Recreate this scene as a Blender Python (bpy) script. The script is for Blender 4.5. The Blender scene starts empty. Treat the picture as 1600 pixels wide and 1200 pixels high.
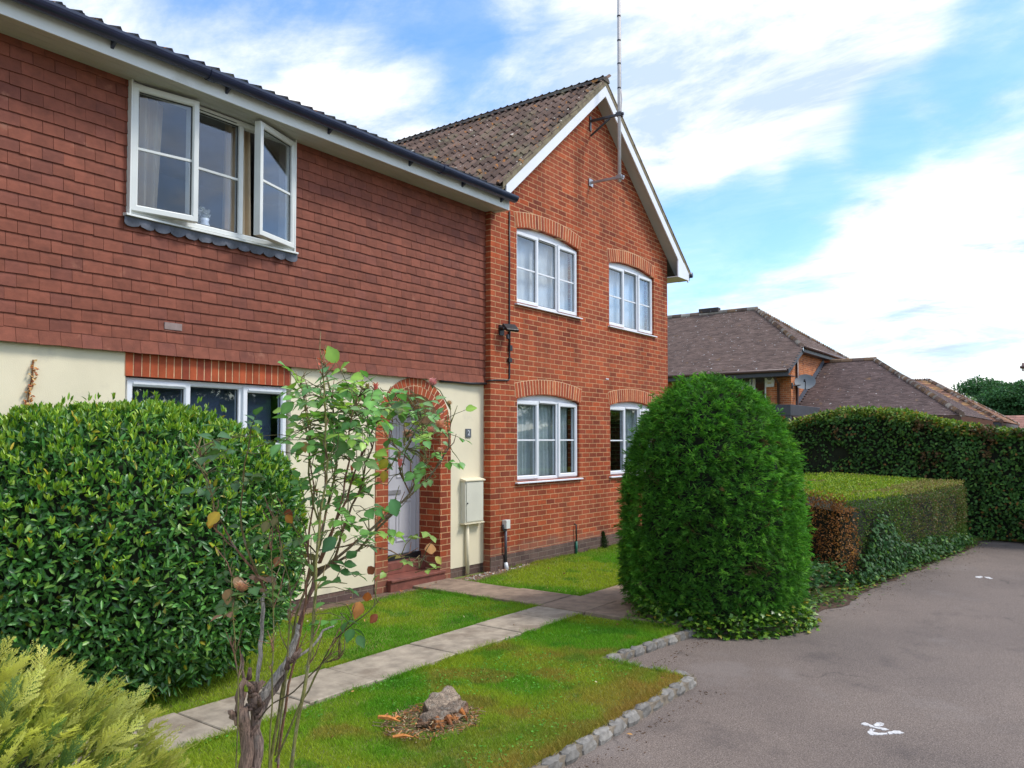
import bpy, math, random
import numpy as np
from mathutils import Vector, noise, geometry
random.seed(7); rng = np.random.default_rng(7)
R = math.radians
scene = bpy.context.scene
col = scene.collection

# ------------------------------------------------------------------ camera
PX_F, EYE, CAM_D, PITCH, YAW = 1240.0, 1.78, 6.63, R(2.1), R(36.6)
cd = bpy.data.cameras.new('camera'); cam = bpy.data.objects.new('camera', cd); col.objects.link(cam)
cd.sensor_width = 36; cd.lens = 36 * PX_F / 1600; cd.shift_y = 0.026
cd.clip_start = 0.05; cd.clip_end = 2000
cam.location = (0, -CAM_D, EYE); cam.rotation_euler = (R(90) + PITCH, 0, YAW - R(90))
scene.camera = cam
# ------------------------------------------------------------------ light
SUN_EL, SUN_AZ = R(52), R(-55)       # azimuth measured from +X towards +Y
sd = Vector((math.cos(SUN_EL) * math.cos(SUN_AZ), math.cos(SUN_EL) * math.sin(SUN_AZ), math.sin(SUN_EL)))
sl = bpy.data.lights.new('sun', 'SUN'); sl.energy = 1.9; sl.angle = R(14); sl.color = (1, .95, .88)
so = bpy.data.objects.new('sun', sl); col.objects.link(so); so.location = (0, 0, 30)
so.rotation_euler = (-sd).to_track_quat('-Z', 'Y').to_euler()
world = bpy.data.worlds.new('World'); scene.world = world; world.use_nodes = True
def build_world():
    nt = world.node_tree; N = nt.nodes; L = nt.links
    N.clear()
    out = N.new('ShaderNodeOutputWorld'); sky = N.new('ShaderNodeTexSky')
    sky.sky_type = 'NISHITA'; sky.sun_disc = False; sky.sun_elevation = SUN_EL
    sky.sun_rotation = R(90) - SUN_AZ; sky.ozone_density = 2.0
    b1 = N.new('ShaderNodeBackground'); b1.inputs[1].default_value = .15
    hs = N.new('ShaderNodeHueSaturation'); hs.inputs['Saturation'].default_value = 1.35; hs.inputs['Value'].default_value = 1.35; hs.inputs['Hue'].default_value = .503; L.new(sky.outputs[0], hs.inputs['Color']); L.new(hs.outputs[0], b1.inputs[0])
    tc = N.new('ShaderNodeTexCoord')
    # flatten the direction on to a cloud deck: (x, y) / (z + .25)
    sx = N.new('ShaderNodeSeparateXYZ'); L.new(tc.outputs['Generated'], sx.inputs[0])
    def M(op, a, b=None, clamp=False):
        n = N.new('ShaderNodeMath'); n.operation = op; n.use_clamp = clamp
        for i, v in enumerate((a, b)):
            if v is None: continue
            if isinstance(v, (int, float)): n.inputs[i].default_value = v
            else: L.new(v, n.inputs[i])
        return n.outputs[0]
    zz = M('ADD', M('MAXIMUM', sx.outputs[2], 0), .22)
    cx = N.new('ShaderNodeCombineXYZ'); L.new(M('DIVIDE', sx.outputs[0], zz), cx.inputs[0]); L.new(M('DIVIDE', sx.outputs[1], zz), cx.inputs[1])
    def noi(scale, det, rough, off, dist=0):
        mp = N.new('ShaderNodeMapping'); mp.inputs['Location'].default_value = off
        mp.inputs['Rotation'].default_value = (0, 0, R(35)); mp.inputs['Scale'].default_value = (1, .62, 1)
        L.new(cx.outputs[0], mp.inputs[0])
        n = N.new('ShaderNodeTexNoise'); n.inputs['Scale'].default_value = scale; n.inputs['Detail'].default_value = det
        n.inputs['Roughness'].default_value = rough; n.inputs['Distortion'].default_value = dist
        L.new(mp.outputs[0], n.inputs[0]); return n.outputs[0]
    n1 = noi(1.3, 9, .60, SKY_OFF, .3); n2 = noi(3.6, 9, .66, (7, 2, 0), .4)
    dens = M('ADD', M('MULTIPLY', n1, .6), M('MULTIPLY', n2, .4))
    # bigger openings in the cloud, by direction
    for (d, w, amp) in SKY_HOLES:
        vd = N.new('ShaderNodeVectorMath'); vd.operation = 'DOT_PRODUCT'; vd.inputs[1].default_value = d
        nv = N.new('ShaderNodeVectorMath'); nv.operation = 'NORMALIZE'; L.new(tc.outputs['Generated'], nv.inputs[0]); L.new(nv.outputs[0], vd.inputs[0])
        mr = N.new('ShaderNodeMapRange'); mr.interpolation_type = 'SMOOTHERSTEP'
        mr.inputs[1].default_value = math.cos(R(w)); mr.inputs[2].default_value = 1; mr.inputs[3].default_value = 0; mr.inputs[4].default_value = amp
        L.new(vd.outputs['Value'], mr.inputs[0]); dens = M('SUBTRACT', dens, mr.outputs[0])
    mr = N.new('ShaderNodeMapRange'); mr.interpolation_type = 'SMOOTHSTEP'
    mr.inputs[1].default_value = .36; mr.inputs[2].default_value = .64; L.new(dens, mr.inputs[0])
    # a little veil everywhere
    mask = M('ADD', M('MULTIPLY', mr.outputs[0], .86), .14)
    cr = N.new('ShaderNodeValToRGB'); L.new(noi(3.2, 9, .66, (3, 11, 0), .35), cr.inputs[0])
    cr.color_ramp.elements[0].position = .38; cr.color_ramp.elements[0].color = (.50, .62, .80, 1)
    cr.color_ramp.elements[1].position = .56; cr.color_ramp.elements[1].color = (1, 1, 1, 1)
    b2 = N.new('ShaderNodeBackground'); b2.inputs[1].default_value = .89; L.new(cr.outputs[0], b2.inputs[0])
    ms = N.new('ShaderNodeMixShader'); L.new(mask, ms.inputs[0]); L.new(b1.outputs[0], ms.inputs[1]); L.new(b2.outputs[0], ms.inputs[2])
    L.new(ms.outputs[0], out.inputs[0])
def direction(x, y):
    F = Vector((math.cos(YAW) * math.cos(PITCH), math.sin(YAW) * math.cos(PITCH), math.sin(PITCH)))
    Rt = Vector((math.sin(YAW), -math.cos(YAW), 0)); U = Rt.cross(F)
    return F + Rt * (x - 800) / PX_F + U * (641.5 - y) / PX_F
SKY_OFF = (2.3, 5.1, 0)
SKY_HOLES = [(tuple(direction(*p).normalized()), w, a) for p, w, a in
             [((640, 50), 8, .17), ((360, 30), 7, .10), ((480, 140), 4, .06), ((1110, 370), 5, .12), ((1210, 320), 5, .14), ((1330, 240), 5, .13), ((1430, 180), 5, .11), ((1570, 60), 5, .10)]]
SKY_HOLES += [(tuple(direction(*p).normalized()), w, a) for p, w, a in
             [((1450, 400), 8, -.14), ((1020, 130), 9, -.16), ((1180, 120), 9, -.14), ((560, 200), 8, -.14), ((1300, 60), 9, -.12)]]
build_world()
vs = scene.view_settings; vs.view_transform = 'Standard'; vs.look = 'None'; vs.exposure = 0.6; vs.gamma = 1
scene.cycles.max_bounces = 8; scene.cycles.transparent_max_bounces = 12

# ------------------------------------------------------------------ helpers
def at(x, y, depth):
    "world point seen at photo pixel x, y at a given horizontal depth from the camera"
    d = direction(x, y); h = d.x * math.cos(YAW) + d.y * math.sin(YAW)
    return Vector((0, -CAM_D, EYE)) + d * (depth / h)
def onY(x, y, Y=0):
    d = direction(x, y); return Vector((0, -CAM_D, EYE)) + d * ((Y + CAM_D) / d.y)
def onX(x, y, X):
    d = direction(x, y); return Vector((0, -CAM_D, EYE)) + d * (X / d.x)

def tag(o, label=None, cat=None, group=None, kind=None):
    if label: o['label'] = label
    if cat: o['category'] = cat
    if group: o['group'] = group
    if kind: o['kind'] = kind
    return o
def thing(name, loc, label, cat, group=None):
    o = bpy.data.objects.new(name, None); o.empty_display_size = .2; o.location = loc; col.objects.link(o)
    return tag(o, label, cat, group)
def root_loc(o):
    v = Vector((0, 0, 0))
    while o is not None: v += o.location; o = o.parent
    return v

class MB:
    def __init__(s): s.v = []; s.f = []; s.c = []; s.cur = (1, 1, 1)
    def add(s, vs, fs):
        b = len(s.v); s.v += [tuple(p) for p in vs]; s.c += [s.cur] * len(vs)
        s.f += [tuple(b + i for i in f) for f in fs]
    def box(s, x0, y0, z0, x1, y1, z1):
        x0, x1 = min(x0, x1), max(x0, x1); y0, y1 = min(y0, y1), max(y0, y1); z0, z1 = min(z0, z1), max(z0, z1)
        s.add([(x0, y0, z0), (x1, y0, z0), (x1, y1, z0), (x0, y1, z0), (x0, y0, z1), (x1, y0, z1), (x1, y1, z1), (x0, y1, z1)],
              [(0, 3, 2, 1), (4, 5, 6, 7), (0, 1, 5, 4), (1, 2, 6, 5), (2, 3, 7, 6), (3, 0, 4, 7)])
    def obox(s, o, u, v, w):
        o, u, v, w = Vector(o), Vector(u), Vector(v), Vector(w)
        p = [o, o + u, o + u + v, o + v]; p = p + [q + w for q in p]
        fs = [(0, 3, 2, 1), (4, 5, 6, 7), (0, 1, 5, 4), (1, 2, 6, 5), (2, 3, 7, 6), (3, 0, 4, 7)]
        if u.cross(v).dot(w) < 0: fs = [f[::-1] for f in fs]
        s.add(p, fs)
    def bar(s, a, b, w, h, up=(0, 0, 1)):
        a, b = Vector(a), Vector(b); d = (b - a).normalized(); up = Vector(up)
        sd_ = d.cross(up).normalized() * w; u = sd_.cross(d).normalized() * h
        s.obox(a - sd_ / 2 - u / 2, b - a, sd_, u)
    def prism(s, poly, axis, a, b):
        "poly: list of 2-D points, axis: 'y' -> (x, z) outline spanned from y=a to y=b"
        n = len(poly)
        def P(p, t): return (p[0], t, p[1]) if axis == 'y' else ((t, p[0], p[1]) if axis == 'x' else (p[0], p[1], t))
        s.add([P(p, a) for p in poly] + [P(p, b) for p in poly],
              [tuple(range(n)), tuple(range(2 * n - 1, n - 1, -1))] + [(i, i + n, (i + 1) % n + n, (i + 1) % n) for i in range(n)])
    def tube(s, path, rad, n=8, cap=True):
        P = [Vector(p) for p in path]
        if not hasattr(rad, '__len__'): rad = [rad] * len(P)
        rings = []; ref = None
        for i, p in enumerate(P):
            d = (P[min(i + 1, len(P) - 1)] - P[max(i - 1, 0)])
            d = d.normalized() if d.length > 1e-9 else Vector((0, 0, 1))
            if ref is None: ref = d.orthogonal().normalized()
            ref = (ref - d * ref.dot(d)); ref = ref.normalized() if ref.length > 1e-6 else d.orthogonal().normalized()
            b = d.cross(ref)
            rings.append([p + (ref * math.cos(2 * math.pi * k / n) + b * math.sin(2 * math.pi * k / n)) * rad[i] for k in range(n)])
        vs_ = [q for r in rings for q in r]; fs = []
        for i in range(len(P) - 1):
            for k in range(n):
                fs.append((i * n + k, i * n + (k + 1) % n, (i + 1) * n + (k + 1) % n, (i + 1) * n + k))
        if cap: fs += [tuple(range(n - 1, -1, -1)), tuple((len(P) - 1) * n + k for k in range(n))]
        s.add(vs_, fs)
    def build(s, name, mat, parent=None, smooth=False, bevel=0):
        org = root_loc(parent)
        me = bpy.data.meshes.new(name)
        me.from_pydata([(p[0] - org.x, p[1] - org.y, p[2] - org.z) for p in s.v], [], s.f)
        a = me.attributes.new('col', 'FLOAT_COLOR', 'POINT')
        a.data.foreach_set('color', np.array([(c[0], c[1], c[2], 1) for c in s.c], dtype=np.float32).ravel())
        me.materials.append(mat)
        o = bpy.data.objects.new(name, me); col.objects.link(o); o.parent = parent
        if smooth: me.polygons.foreach_set('use_smooth', [True] * len(me.polygons))
        if bevel:
            m = o.modifiers.new('bevel', 'BEVEL'); m.width = bevel; m.segments = 2; m.limit_method = 'ANGLE'
        return o

def np_mesh(name, V, F, C, mat, parent=None, smooth=False):
    "triangle or quad mesh from arrays, one colour per vertex"
    org = root_loc(parent); V = np.asarray(V, dtype=np.float32) - np.array(org, dtype=np.float32)
    me = bpy.data.meshes.new(name); n, m, k = len(V), len(F), F.shape[1]
    me.vertices.add(n); me.vertices.foreach_set('co', V.ravel())
    me.loops.add(m * k); me.loops.foreach_set('vertex_index', F.astype(np.int32).ravel())
    me.polygons.add(m); me.polygons.foreach_set('loop_start', np.arange(0, m * k, k, dtype=np.int32))
    me.update(calc_edges=True)
    a = me.attributes.new('col', 'FLOAT_COLOR', 'POINT')
    a.data.foreach_set('color', np.concatenate([C, np.ones((n, 1))], 1).astype(np.float32).ravel())
    if smooth: me.polygons.foreach_set('use_smooth', np.ones(m, dtype=bool))
    me.materials.append(mat)
    o = bpy.data.objects.new(name, me); col.objects.link(o); o.parent = parent
    return o
def unit(a): return a / np.maximum(np.linalg.norm(a, axis=-1, keepdims=True), 1e-9)
def leaves(P, A, Nn, Ln, W, T, F, C, crev=None):
    "place a leaf template (k,3: along, across, up) at every point"
    A = unit(A); B = unit(np.cross(Nn, A)); N2 = np.cross(A, B)
    Ln = np.asarray(Ln).reshape(-1, 1, 1) * np.ones((len(P), 1, 1)); W = np.asarray(W).reshape(-1, 1, 1) * np.ones((len(P), 1, 1))
    V = P[:, None, :] + T[None, :, 0:1] * Ln * A[:, None, :] + T[None, :, 1:2] * W * B[:, None, :] + T[None, :, 2:3] * Ln * N2[:, None, :]
    k = len(T); FF = (F[None] + (np.arange(len(P)) * k)[:, None, None]).reshape(-1, 3)
    CC = np.repeat(C, k, axis=0)
    if crev is not None: CC = CC * np.tile(crev, len(P))[:, None]
    return V.reshape(-1, 3), FF, CC
def merge(*parts):
    V = []; F = []; C = []; b = 0
    for v, f, c in parts: V.append(v); F.append(f + b); C.append(c); b += len(v)
    return np.concatenate(V), np.concatenate(F), np.concatenate(C)
T_OVAL = np.array([(0, 0, 0), (.33, .45, .05), (.33, -.45, .05), (.7, .38, .03), (.7, -.38, .03), (1, 0, -.1), (.35, 0, -.03), (.7, 0, -.03)], float)
F_OVAL = np.array([(0, 6, 1), (0, 2, 6), (6, 7, 3), (6, 3, 1), (6, 2, 4), (6, 4, 7), (7, 5, 3), (7, 4, 5)])
T_SMALL = np.array([(0, 0, 0), (.5, .5, .04), (.5, -.5, .04), (1, 0, -.06)], float); F_SMALL = np.array([(0, 3, 1), (0, 2, 3)])
T_IVY = np.array([(0, 0, 0), (-.05, .45, .02), (.3, .3, .03), (.45, .55, 0), (.55, .22, .03), (1, 0, -.08), (.55, -.22, .03), (.45, -.55, 0), (.3, -.3, .03), (-.05, -.45, .02)], float)
F_IVY = np.array([(0, 2, 1), (0, 4, 2), (2, 4, 3), (0, 6, 4), (4, 6, 5), (0, 8, 6), (8, 7, 6), (0, 9, 8)])
def spray_template(n, spread=.3, w=.05, droop=.12, seed=1):
    r = random.Random(seed); T = []; F = []
    def blade(p, d, l, wd):
        b = len(T); q = (-d[1], d[0])
        zf = lambda x: -droop * x * x * 1.0
        e = (p[0] + d[0] * l, p[1] + d[1] * l); m = (p[0] + d[0] * l * .55, p[1] + d[1] * l * .55)
        T.extend([(p[0], p[1], zf(p[0])), (m[0] + q[0] * wd, m[1] + q[1] * wd, zf(m[0]) + .01), (m[0] - q[0] * wd, m[1] - q[1] * wd, zf(m[0]) + .01), (e[0], e[1], zf(e[0]))])
        F.extend([(b, b + 3, b + 1), (b, b + 2, b + 3)])
    blade((0, 0), (1, 0), 1, w * .8)
    for i in range(n):
        t = .12 + .72 * i / n; s = 1 if i % 2 else -1; a = R(r.uniform(28, 48)) * s; l = spread * (1.15 - t) * r.uniform(.8, 1.25) + .08
        blade((t, 0), (math.cos(a), math.sin(a)), l, w)
    return np.array(T, float), np.array(F)
def vnoise(x, y, scale, seed=0):
    x = np.asarray(x) / scale + 1000.3 + seed * 17.7; y = np.asarray(y) / scale + 1000.7 + seed * 9.1
    xi = np.floor(x).astype(np.int64); yi = np.floor(y).astype(np.int64); fx = x - xi; fy = y - yi
    fx = fx * fx * (3 - 2 * fx); fy = fy * fy * (3 - 2 * fy)
    h = lambda a, b: (np.abs(np.sin(a * 127.1 + b * 311.7 + seed * 74.7) * 43758.5453) % 1.0)
    return (h(xi, yi) * (1 - fx) + h(xi + 1, yi) * fx) * (1 - fy) + (h(xi, yi + 1) * (1 - fx) + h(xi + 1, yi + 1) * fx) * fy
def fbm(x, y, scale, seed=0): return vnoise(x, y, scale, seed) * .55 + vnoise(x, y, scale / 2.1, seed + 1) * .3 + vnoise(x, y, scale / 4.3, seed + 2) * .15

# ------------------------------------------------------------------ materials
def new_mat(name):
    m = bpy.data.materials.new(name); m.use_nodes = True
    nt = m.node_tree; nt.nodes.clear()
    out = nt.nodes.new('ShaderNodeOutputMaterial'); b = nt.nodes.new('ShaderNodeBsdfPrincipled')
    nt.links.new(b.outputs[0], out.inputs[0]); return m, nt, b, out
def n_(nt, t, **kw):
    n = nt.nodes.new(t)
    for k, v in kw.items():
        if k in n.inputs: n.inputs[k].default_value = v
        else: setattr(n, k, v)
    return n
def noise_node(nt, scale, detail=4, rough=.55, coord=None):
    tc = coord or nt.nodes.new('ShaderNodeTexCoord').outputs['Object']
    n = n_(nt, 'ShaderNodeTexNoise', Scale=scale, Detail=detail, Roughness=rough); nt.links.new(tc, n.inputs['Vector']); return n.outputs[0]
def ramp(nt, src, stops):
    r = nt.nodes.new('ShaderNodeValToRGB'); nt.links.new(src, r.inputs[0]); e = r.color_ramp.elements
    while len(e) < len(stops): e.new(.5)
    for i, (p, c) in enumerate(stops):
        e[i].position = p; e[i].color = (*c, 1) if hasattr(c, '__len__') else (c, c, c, 1)
    return r.outputs[0]
def mix(nt, fac, a, b, mode='MIX'):
    m = nt.nodes.new('ShaderNodeMix'); m.data_type = 'RGBA'; m.blend_type = mode
    for s, v in ((m.inputs[0], fac), (m.inputs[6], a), (m.inputs[7], b)):
        if isinstance(v, (int, float)): s.default_value = v
        elif isinstance(v, tuple): s.default_value = (*v, 1)
        else: nt.links.new(v, s)
    return m.outputs[2]
def bump(nt, b, h, strength=.5, dist=.01):
    n = n_(nt, 'ShaderNodeBump', Strength=strength, Distance=dist); nt.links.new(h, n.inputs['Height']); nt.links.new(n.outputs[0], b.inputs['Normal'])
def simple(name, c, rough=.5, var=.12, scale=6, bs=0, bscale=60, metal=0, spec=.5, stain=None):
    m, nt, b, out = new_mat(name)
    lo = tuple(x * (1 - var) for x in c); hi = tuple(min(1, x * (1 + var)) for x in c)
    cc = ramp(nt, noise_node(nt, scale), [(.3, lo), (.7, hi)])
    if stain: cc = mix(nt, ramp(nt, noise_node(nt, stain[1], 6, .65), [(stain[2], 0), (stain[2] + .15, .8)]), cc, stain[0])
    nt.links.new(cc, b.inputs['Base Color']); b.inputs['Roughness'].default_value = rough; b.inputs['Metallic'].default_value = metal
    b.inputs['Specular IOR Level'].default_value = spec
    if bs: bump(nt, b, noise_node(nt, bscale, 6), bs, .004)
    return m
def attr_mat(name, rough=.6, var=.15, scale=30, bs=0, bscale=80, spec=.4, lichen=None):
    m, nt, b, out = new_mat(name)
    a = nt.nodes.new('ShaderNodeAttribute'); a.attribute_name = 'col'
    cc = mix(nt, 1.0, a.outputs[0], ramp(nt, noise_node(nt, scale), [(.25, 1 - var), (.75, 1 + var)]), 'MULTIPLY')
    if lichen:
        for (c, sc, th, w) in lichen:
            cc = mix(nt, ramp(nt, noise_node(nt, sc, 5, .6), [(th, 0), (th + w, .9)]), cc, c)
    nt.links.new(cc, b.inputs['Base Color']); b.inputs['Roughness'].default_value = rough; b.inputs['Specular IOR Level'].default_value = spec
    if bs: bump(nt, b, noise_node(nt, bscale, 5), bs, .004)
    return m
def leaf_mat(name, rough=.45, trans=.25, spec=.4):
    m, nt, b, out = new_mat(name)
    a = nt.nodes.new('ShaderNodeAttribute'); a.attribute_name = 'col'
    nt.links.new(a.outputs[0], b.inputs['Base Color']); b.inputs['Roughness'].default_value = rough; b.inputs['Specular IOR Level'].default_value = spec
    t = nt.nodes.new('ShaderNodeBsdfTranslucent'); g = mix(nt, 1.0, a.outputs[0], (1.25, 1.35, .7), 'MULTIPLY'); nt.links.new(g, t.inputs[0])
    ms = nt.nodes.new('ShaderNodeMixShader'); ms.inputs[0].default_value = trans
    nt.links.new(b.outputs[0], ms.inputs[1]); nt.links.new(t.outputs[0], ms.inputs[2]); nt.links.new(ms.outputs[0], out.inputs[0])
    return m
def brick_mat(name, c1, c2, c3, mortar, dirt=True):
    m, nt, b, out = new_mat(name)
    tc = nt.nodes.new('ShaderNodeTexCoord'); sp = nt.nodes.new('ShaderNodeSeparateXYZ'); nt.links.new(tc.outputs['Object'], sp.inputs[0])
    sn = nt.nodes.new('ShaderNodeSeparateXYZ'); nt.links.new(tc.outputs['Normal'], sn.inputs[0])
    ab = n_(nt, 'ShaderNodeMath', operation='ABSOLUTE'); nt.links.new(sn.outputs[0], ab.inputs[0])
    gt = n_(nt, 'ShaderNodeMath', operation='GREATER_THAN'); gt.inputs[1].default_value = .6; nt.links.new(ab.outputs[0], gt.inputs[0])
    mx = nt.nodes.new('ShaderNodeMix'); mx.data_type = 'FLOAT'; nt.links.new(gt.outputs[0], mx.inputs[0]); nt.links.new(sp.outputs[0], mx.inputs[2]); nt.links.new(sp.outputs[1], mx.inputs[3])
    cv = nt.nodes.new('ShaderNodeCombineXYZ'); nt.links.new(mx.outputs[0], cv.inputs[0]); nt.links.new(sp.outputs[2], cv.inputs[1])
    # slightly uneven courses
    nn = n_(nt, 'ShaderNodeTexNoise', Scale=5.0, Detail=2.0); nt.links.new(cv.outputs[0], nn.inputs['Vector'])
    vs1 = n_(nt, 'ShaderNodeVectorMath', operation='SCALE'); nt.links.new(nn.outputs['Color'], vs1.inputs[0]); vs1.inputs['Scale'].default_value = .006
    va = n_(nt, 'ShaderNodeVectorMath', operation='ADD'); nt.links.new(cv.outputs[0], va.inputs[0]); nt.links.new(vs1.outputs[0], va.inputs[1])
    def bt(off, ca, cb, bias):
        br = n_(nt, 'ShaderNodeTexBrick'); br.offset = .5; br.squash = 1
        br.inputs['Scale'].default_value = 1; br.inputs['Brick Width'].default_value = .225; br.inputs['Row Height'].default_value = .075
        br.inputs['Mortar Size'].default_value = .0064; br.inputs['Mortar Smooth'].default_value = .25; br.inputs['Bias'].default_value = bias
        br.inputs['Color1'].default_value = (*ca, 1); br.inputs['Color2'].default_value = (*cb, 1); br.inputs['Mortar'].default_value = (*mortar, 1)
        mp = n_(nt, 'ShaderNodeMapping'); mp.inputs['Location'].default_value = off; nt.links.new(va.outputs[0], mp.inputs[0]); nt.links.new(mp.outputs[0], br.inputs['Vector'])
        return br
    b1 = bt((0, 0, 0), c1, c2, -.1); b2 = bt((22.5, 37.5, 0), (1, 1, 1), (.45, .42, .5), -.25); b2.inputs['Mortar'].default_value = (1, 1, 1, 1)
    cc = mix(nt, 1.0, b1.outputs[0], b2.outputs[0], 'MULTIPLY')
    cc = mix(nt, 1.0, cc, ramp(nt, noise_node(nt, 38, 4, .6, cv.outputs[0]), [(.3, .74), (.7, 1.22)]), 'MULTIPLY')
    cc = mix(nt, ramp(nt, noise_node(nt, .9, 5, .55), [(.35, 0), (.75, .45)]), cc, mix(nt, b1.outputs[1], c3, mortar))
    if dirt:
        # grey-brown splashed staining of the lowest courses (object z is height)
        z = sp.outputs[2]; zn = n_(nt, 'ShaderNodeMath', operation='MULTIPLY_ADD'); nt.links.new(noise_node(nt, 2.2, 5, .6), zn.inputs[0]); zn.inputs[1].default_value = -.5; nt.links.new(z, zn.inputs[2])
        fac = ramp(nt, zn.outputs[0], [(0.0, .85), (.12, 0)])
        cc = mix(nt, fac, cc, mix(nt, .5, mix(nt, b1.outputs[1], (.19, .13, .10), (.27, .20, .15)), cc))
    ms_ = n_(nt, 'ShaderNodeMapping'); ms_.inputs['Scale'].default_value = (1, .12, 1); nt.links.new(cv.outputs[0], ms_.inputs[0])
    cc = mix(nt, 1.0, cc, ramp(nt, noise_node(nt, 3.5, 6, .6, ms_.outputs[0]), [(.32, .72), (.52, 1.0), (.7, 1.12)]), 'MULTIPLY')
    nt.links.new(cc, b.inputs['Base Color']); b.inputs['Roughness'].default_value = .85; b.inputs['Specular IOR Level'].default_value = .25
    inv = n_(nt, 'ShaderNodeMath', operation='SUBTRACT'); inv.inputs[0].default_value = 1; nt.links.new(b1.outputs[1], inv.inputs[1])
    ad = n_(nt, 'ShaderNodeMath', operation='MULTIPLY_ADD'); nt.links.new(noise_node(nt, 90, 4, .6, cv.outputs[0]), ad.inputs[0]); ad.inputs[1].default_value = .5; nt.links.new(inv.outputs[0], ad.inputs[2])
    bump(nt, b, ad.outputs[0], .8, .006)
    return m
M_BRICK = brick_mat('red_brick', (.45, .084, .025), (.24, .046, .022), (.46, .13, .06), (.56, .31, .155))
M_BRICK_FAR = brick_mat('far_brick', (.60, .19, .06), (.42, .12, .05), (.60, .22, .09), (.55, .36, .22), False)
M_PLINTH = brick_mat('plinth_brick', (.16, .10, .08), (.12, .08, .065), (.18, .12, .10), (.2, .15, .12), False)
M_ARCH = attr_mat('arch_brick', .85, .25, 8, .5, 90, .25)
M_MORTAR = simple('mortar', (.66, .44, .25), .9, .2, 20)
M_TILE = attr_mat('clay_tile', .75, .22, 14, .4, 90, .3, lichen=[((.28, .12, .075), 7, .64, .12)])
M_PAN = attr_mat('concrete_pantile', .85, .3, 9, .6, 70, .25, lichen=[((.40, .16, .03), 6.5, .60, .07), ((.20, .18, .11), 2.1, .52, .2), ((.62, .58, .50), 11, .655, .03)])
M_PAN_EDGE = simple('verge_mortar', (.20, .165, .10), .9, .35, 9, .6, 50)
M_PLAIN = attr_mat('plain_tile', .85, .25, 3, .4, 40, .25, lichen=[((.26, .15, .07), 2.2, .64, .1), ((.60, .58, .55), 8, .655, .03)])
M_RENDER = simple('cream_render', (.76, .68, .48), .85, .06, 2.2, .35, 130, stain=((.60, .54, .40), 2.6, .58))
M_UPVC = simple('white_upvc', (.78, .80, .82), .3, .03, 4)
M_UPVC_OLD = simple('aged_upvc', (.70, .72, .68), .4, .06, 3, stain=((.50, .50, .44), 2, .62))
M_SOFFIT = simple('soffit_board', (.50, .50, .46), .6, .1, 2)
M_GUTTER = simple('black_gutter', (.010, .018, .055), .32, .2, 5, spec=.7)  # blue of the reflected sky is put into the black base colour
M_BLACK = simple('black_plastic', (.015, .016, .018), .4, .2, 8)
M_LEAD = simple('lead_flashing', (.085, .095, .12), .55, .25, 12, .3, 30)
M_CURTAIN = simple('net_curtain', (.56, .60, .55), .9, .08, 4)
M_PALE = simple('pale_blind', (.62, .64, .62), .9, .1, 3)
M_CREAM_CURTAIN = simple('cream_curtain', (.66, .52, .34), .9, .1, 4)
M_ROOM = simple('room_plaster', (.30, .29, .28), .9, .15, 1)
M_DOOR = simple('grey_white_door', (.50, .50, .52), .35, .04, 3)
M_QUARRY = simple('quarry_tile', (.20, .065, .045), .6, .3, 9, .3, 40)
M_CONC = simple('paving_slab', (.34, .285, .215), .85, .28, 9, .5, 60, stain=((.20, .155, .11), 3.2, .50))
M_CONC_BROWN = simple('brown_paving_slab', (.27, .195, .135), .85, .25, 9, .5, 60, stain=((.16, .11, .075), 3, .52))
M_GRANITE = attr_mat('granite', .8, .35, 28, .8, 45, .3)
M_SOIL = simple('soil', (.13, .085, .055), .95, .45, 14, .8, 30)
M_METAL = simple('galvanised_steel', (.42, .42, .43), .4, .2, 10, metal=.6)
M_DARKMETAL = simple('dark_steel', (.09, .09, .10), .5, .3, 12, metal=.4)
M_POLE = simple('aerial_pole', (.55, .52, .50), .5, .12, 8)
M_BROWNPIPE = simple('brown_pipe', (.09, .045, .035), .4, .15, 8)
M_ANTHRACITE = simple('anthracite_beam', (.055, .06, .072), .5, .15, 5)
M_GREENPIPE = simple('green_sleeve', (.02, .16, .10), .5, .2, 8)
M_LEAF = leaf_mat('glossy_leaf', .36, .18, .5)
M_LEAF_MATT = leaf_mat('matt_leaf', .55, .25, .25)
M_ROSE = leaf_mat('rose_leaf', .42, .3, .45)
M_GRASS = leaf_mat('grass_blade', .6, .3, .2)
def bark_mat():
    m, nt, b, out = new_mat('bark'); a = nt.nodes.new('ShaderNodeAttribute'); a.attribute_name = 'col'
    mp = n_(nt, 'ShaderNodeMapping'); mp.inputs['Scale'].default_value = (1, 1, .16); nt.links.new(nt.nodes.new('ShaderNodeTexCoord').outputs['Object'], mp.inputs[0])
    fi = noise_node(nt, 170, 6, .7, mp.outputs[0])
    cc = mix(nt, 1.0, a.outputs[0], ramp(nt, fi, [(.34, .35), (.5, 1.0), (.66, 1.75)]), 'MULTIPLY'); cc = mix(nt, ramp(nt, noise_node(nt, 22, 5, .6), [(.55, 0), (.68, .5)]), cc, (.33, .31, .26))
    nt.links.new(cc, b.inputs['Base Color']); b.inputs['Roughness'].default_value = .9; bump(nt, b, fi, 1.0, .006); return m
M_BARK = bark_mat()
M_CORE = simple('foliage_shade', (.012, .017, .007), 1, .4, 12)  # near-black colour paints in the shade inside the foliage
M_WOODCHIP = attr_mat('split_wood', .85, .45, 50, .9, 90, .2)
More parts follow.
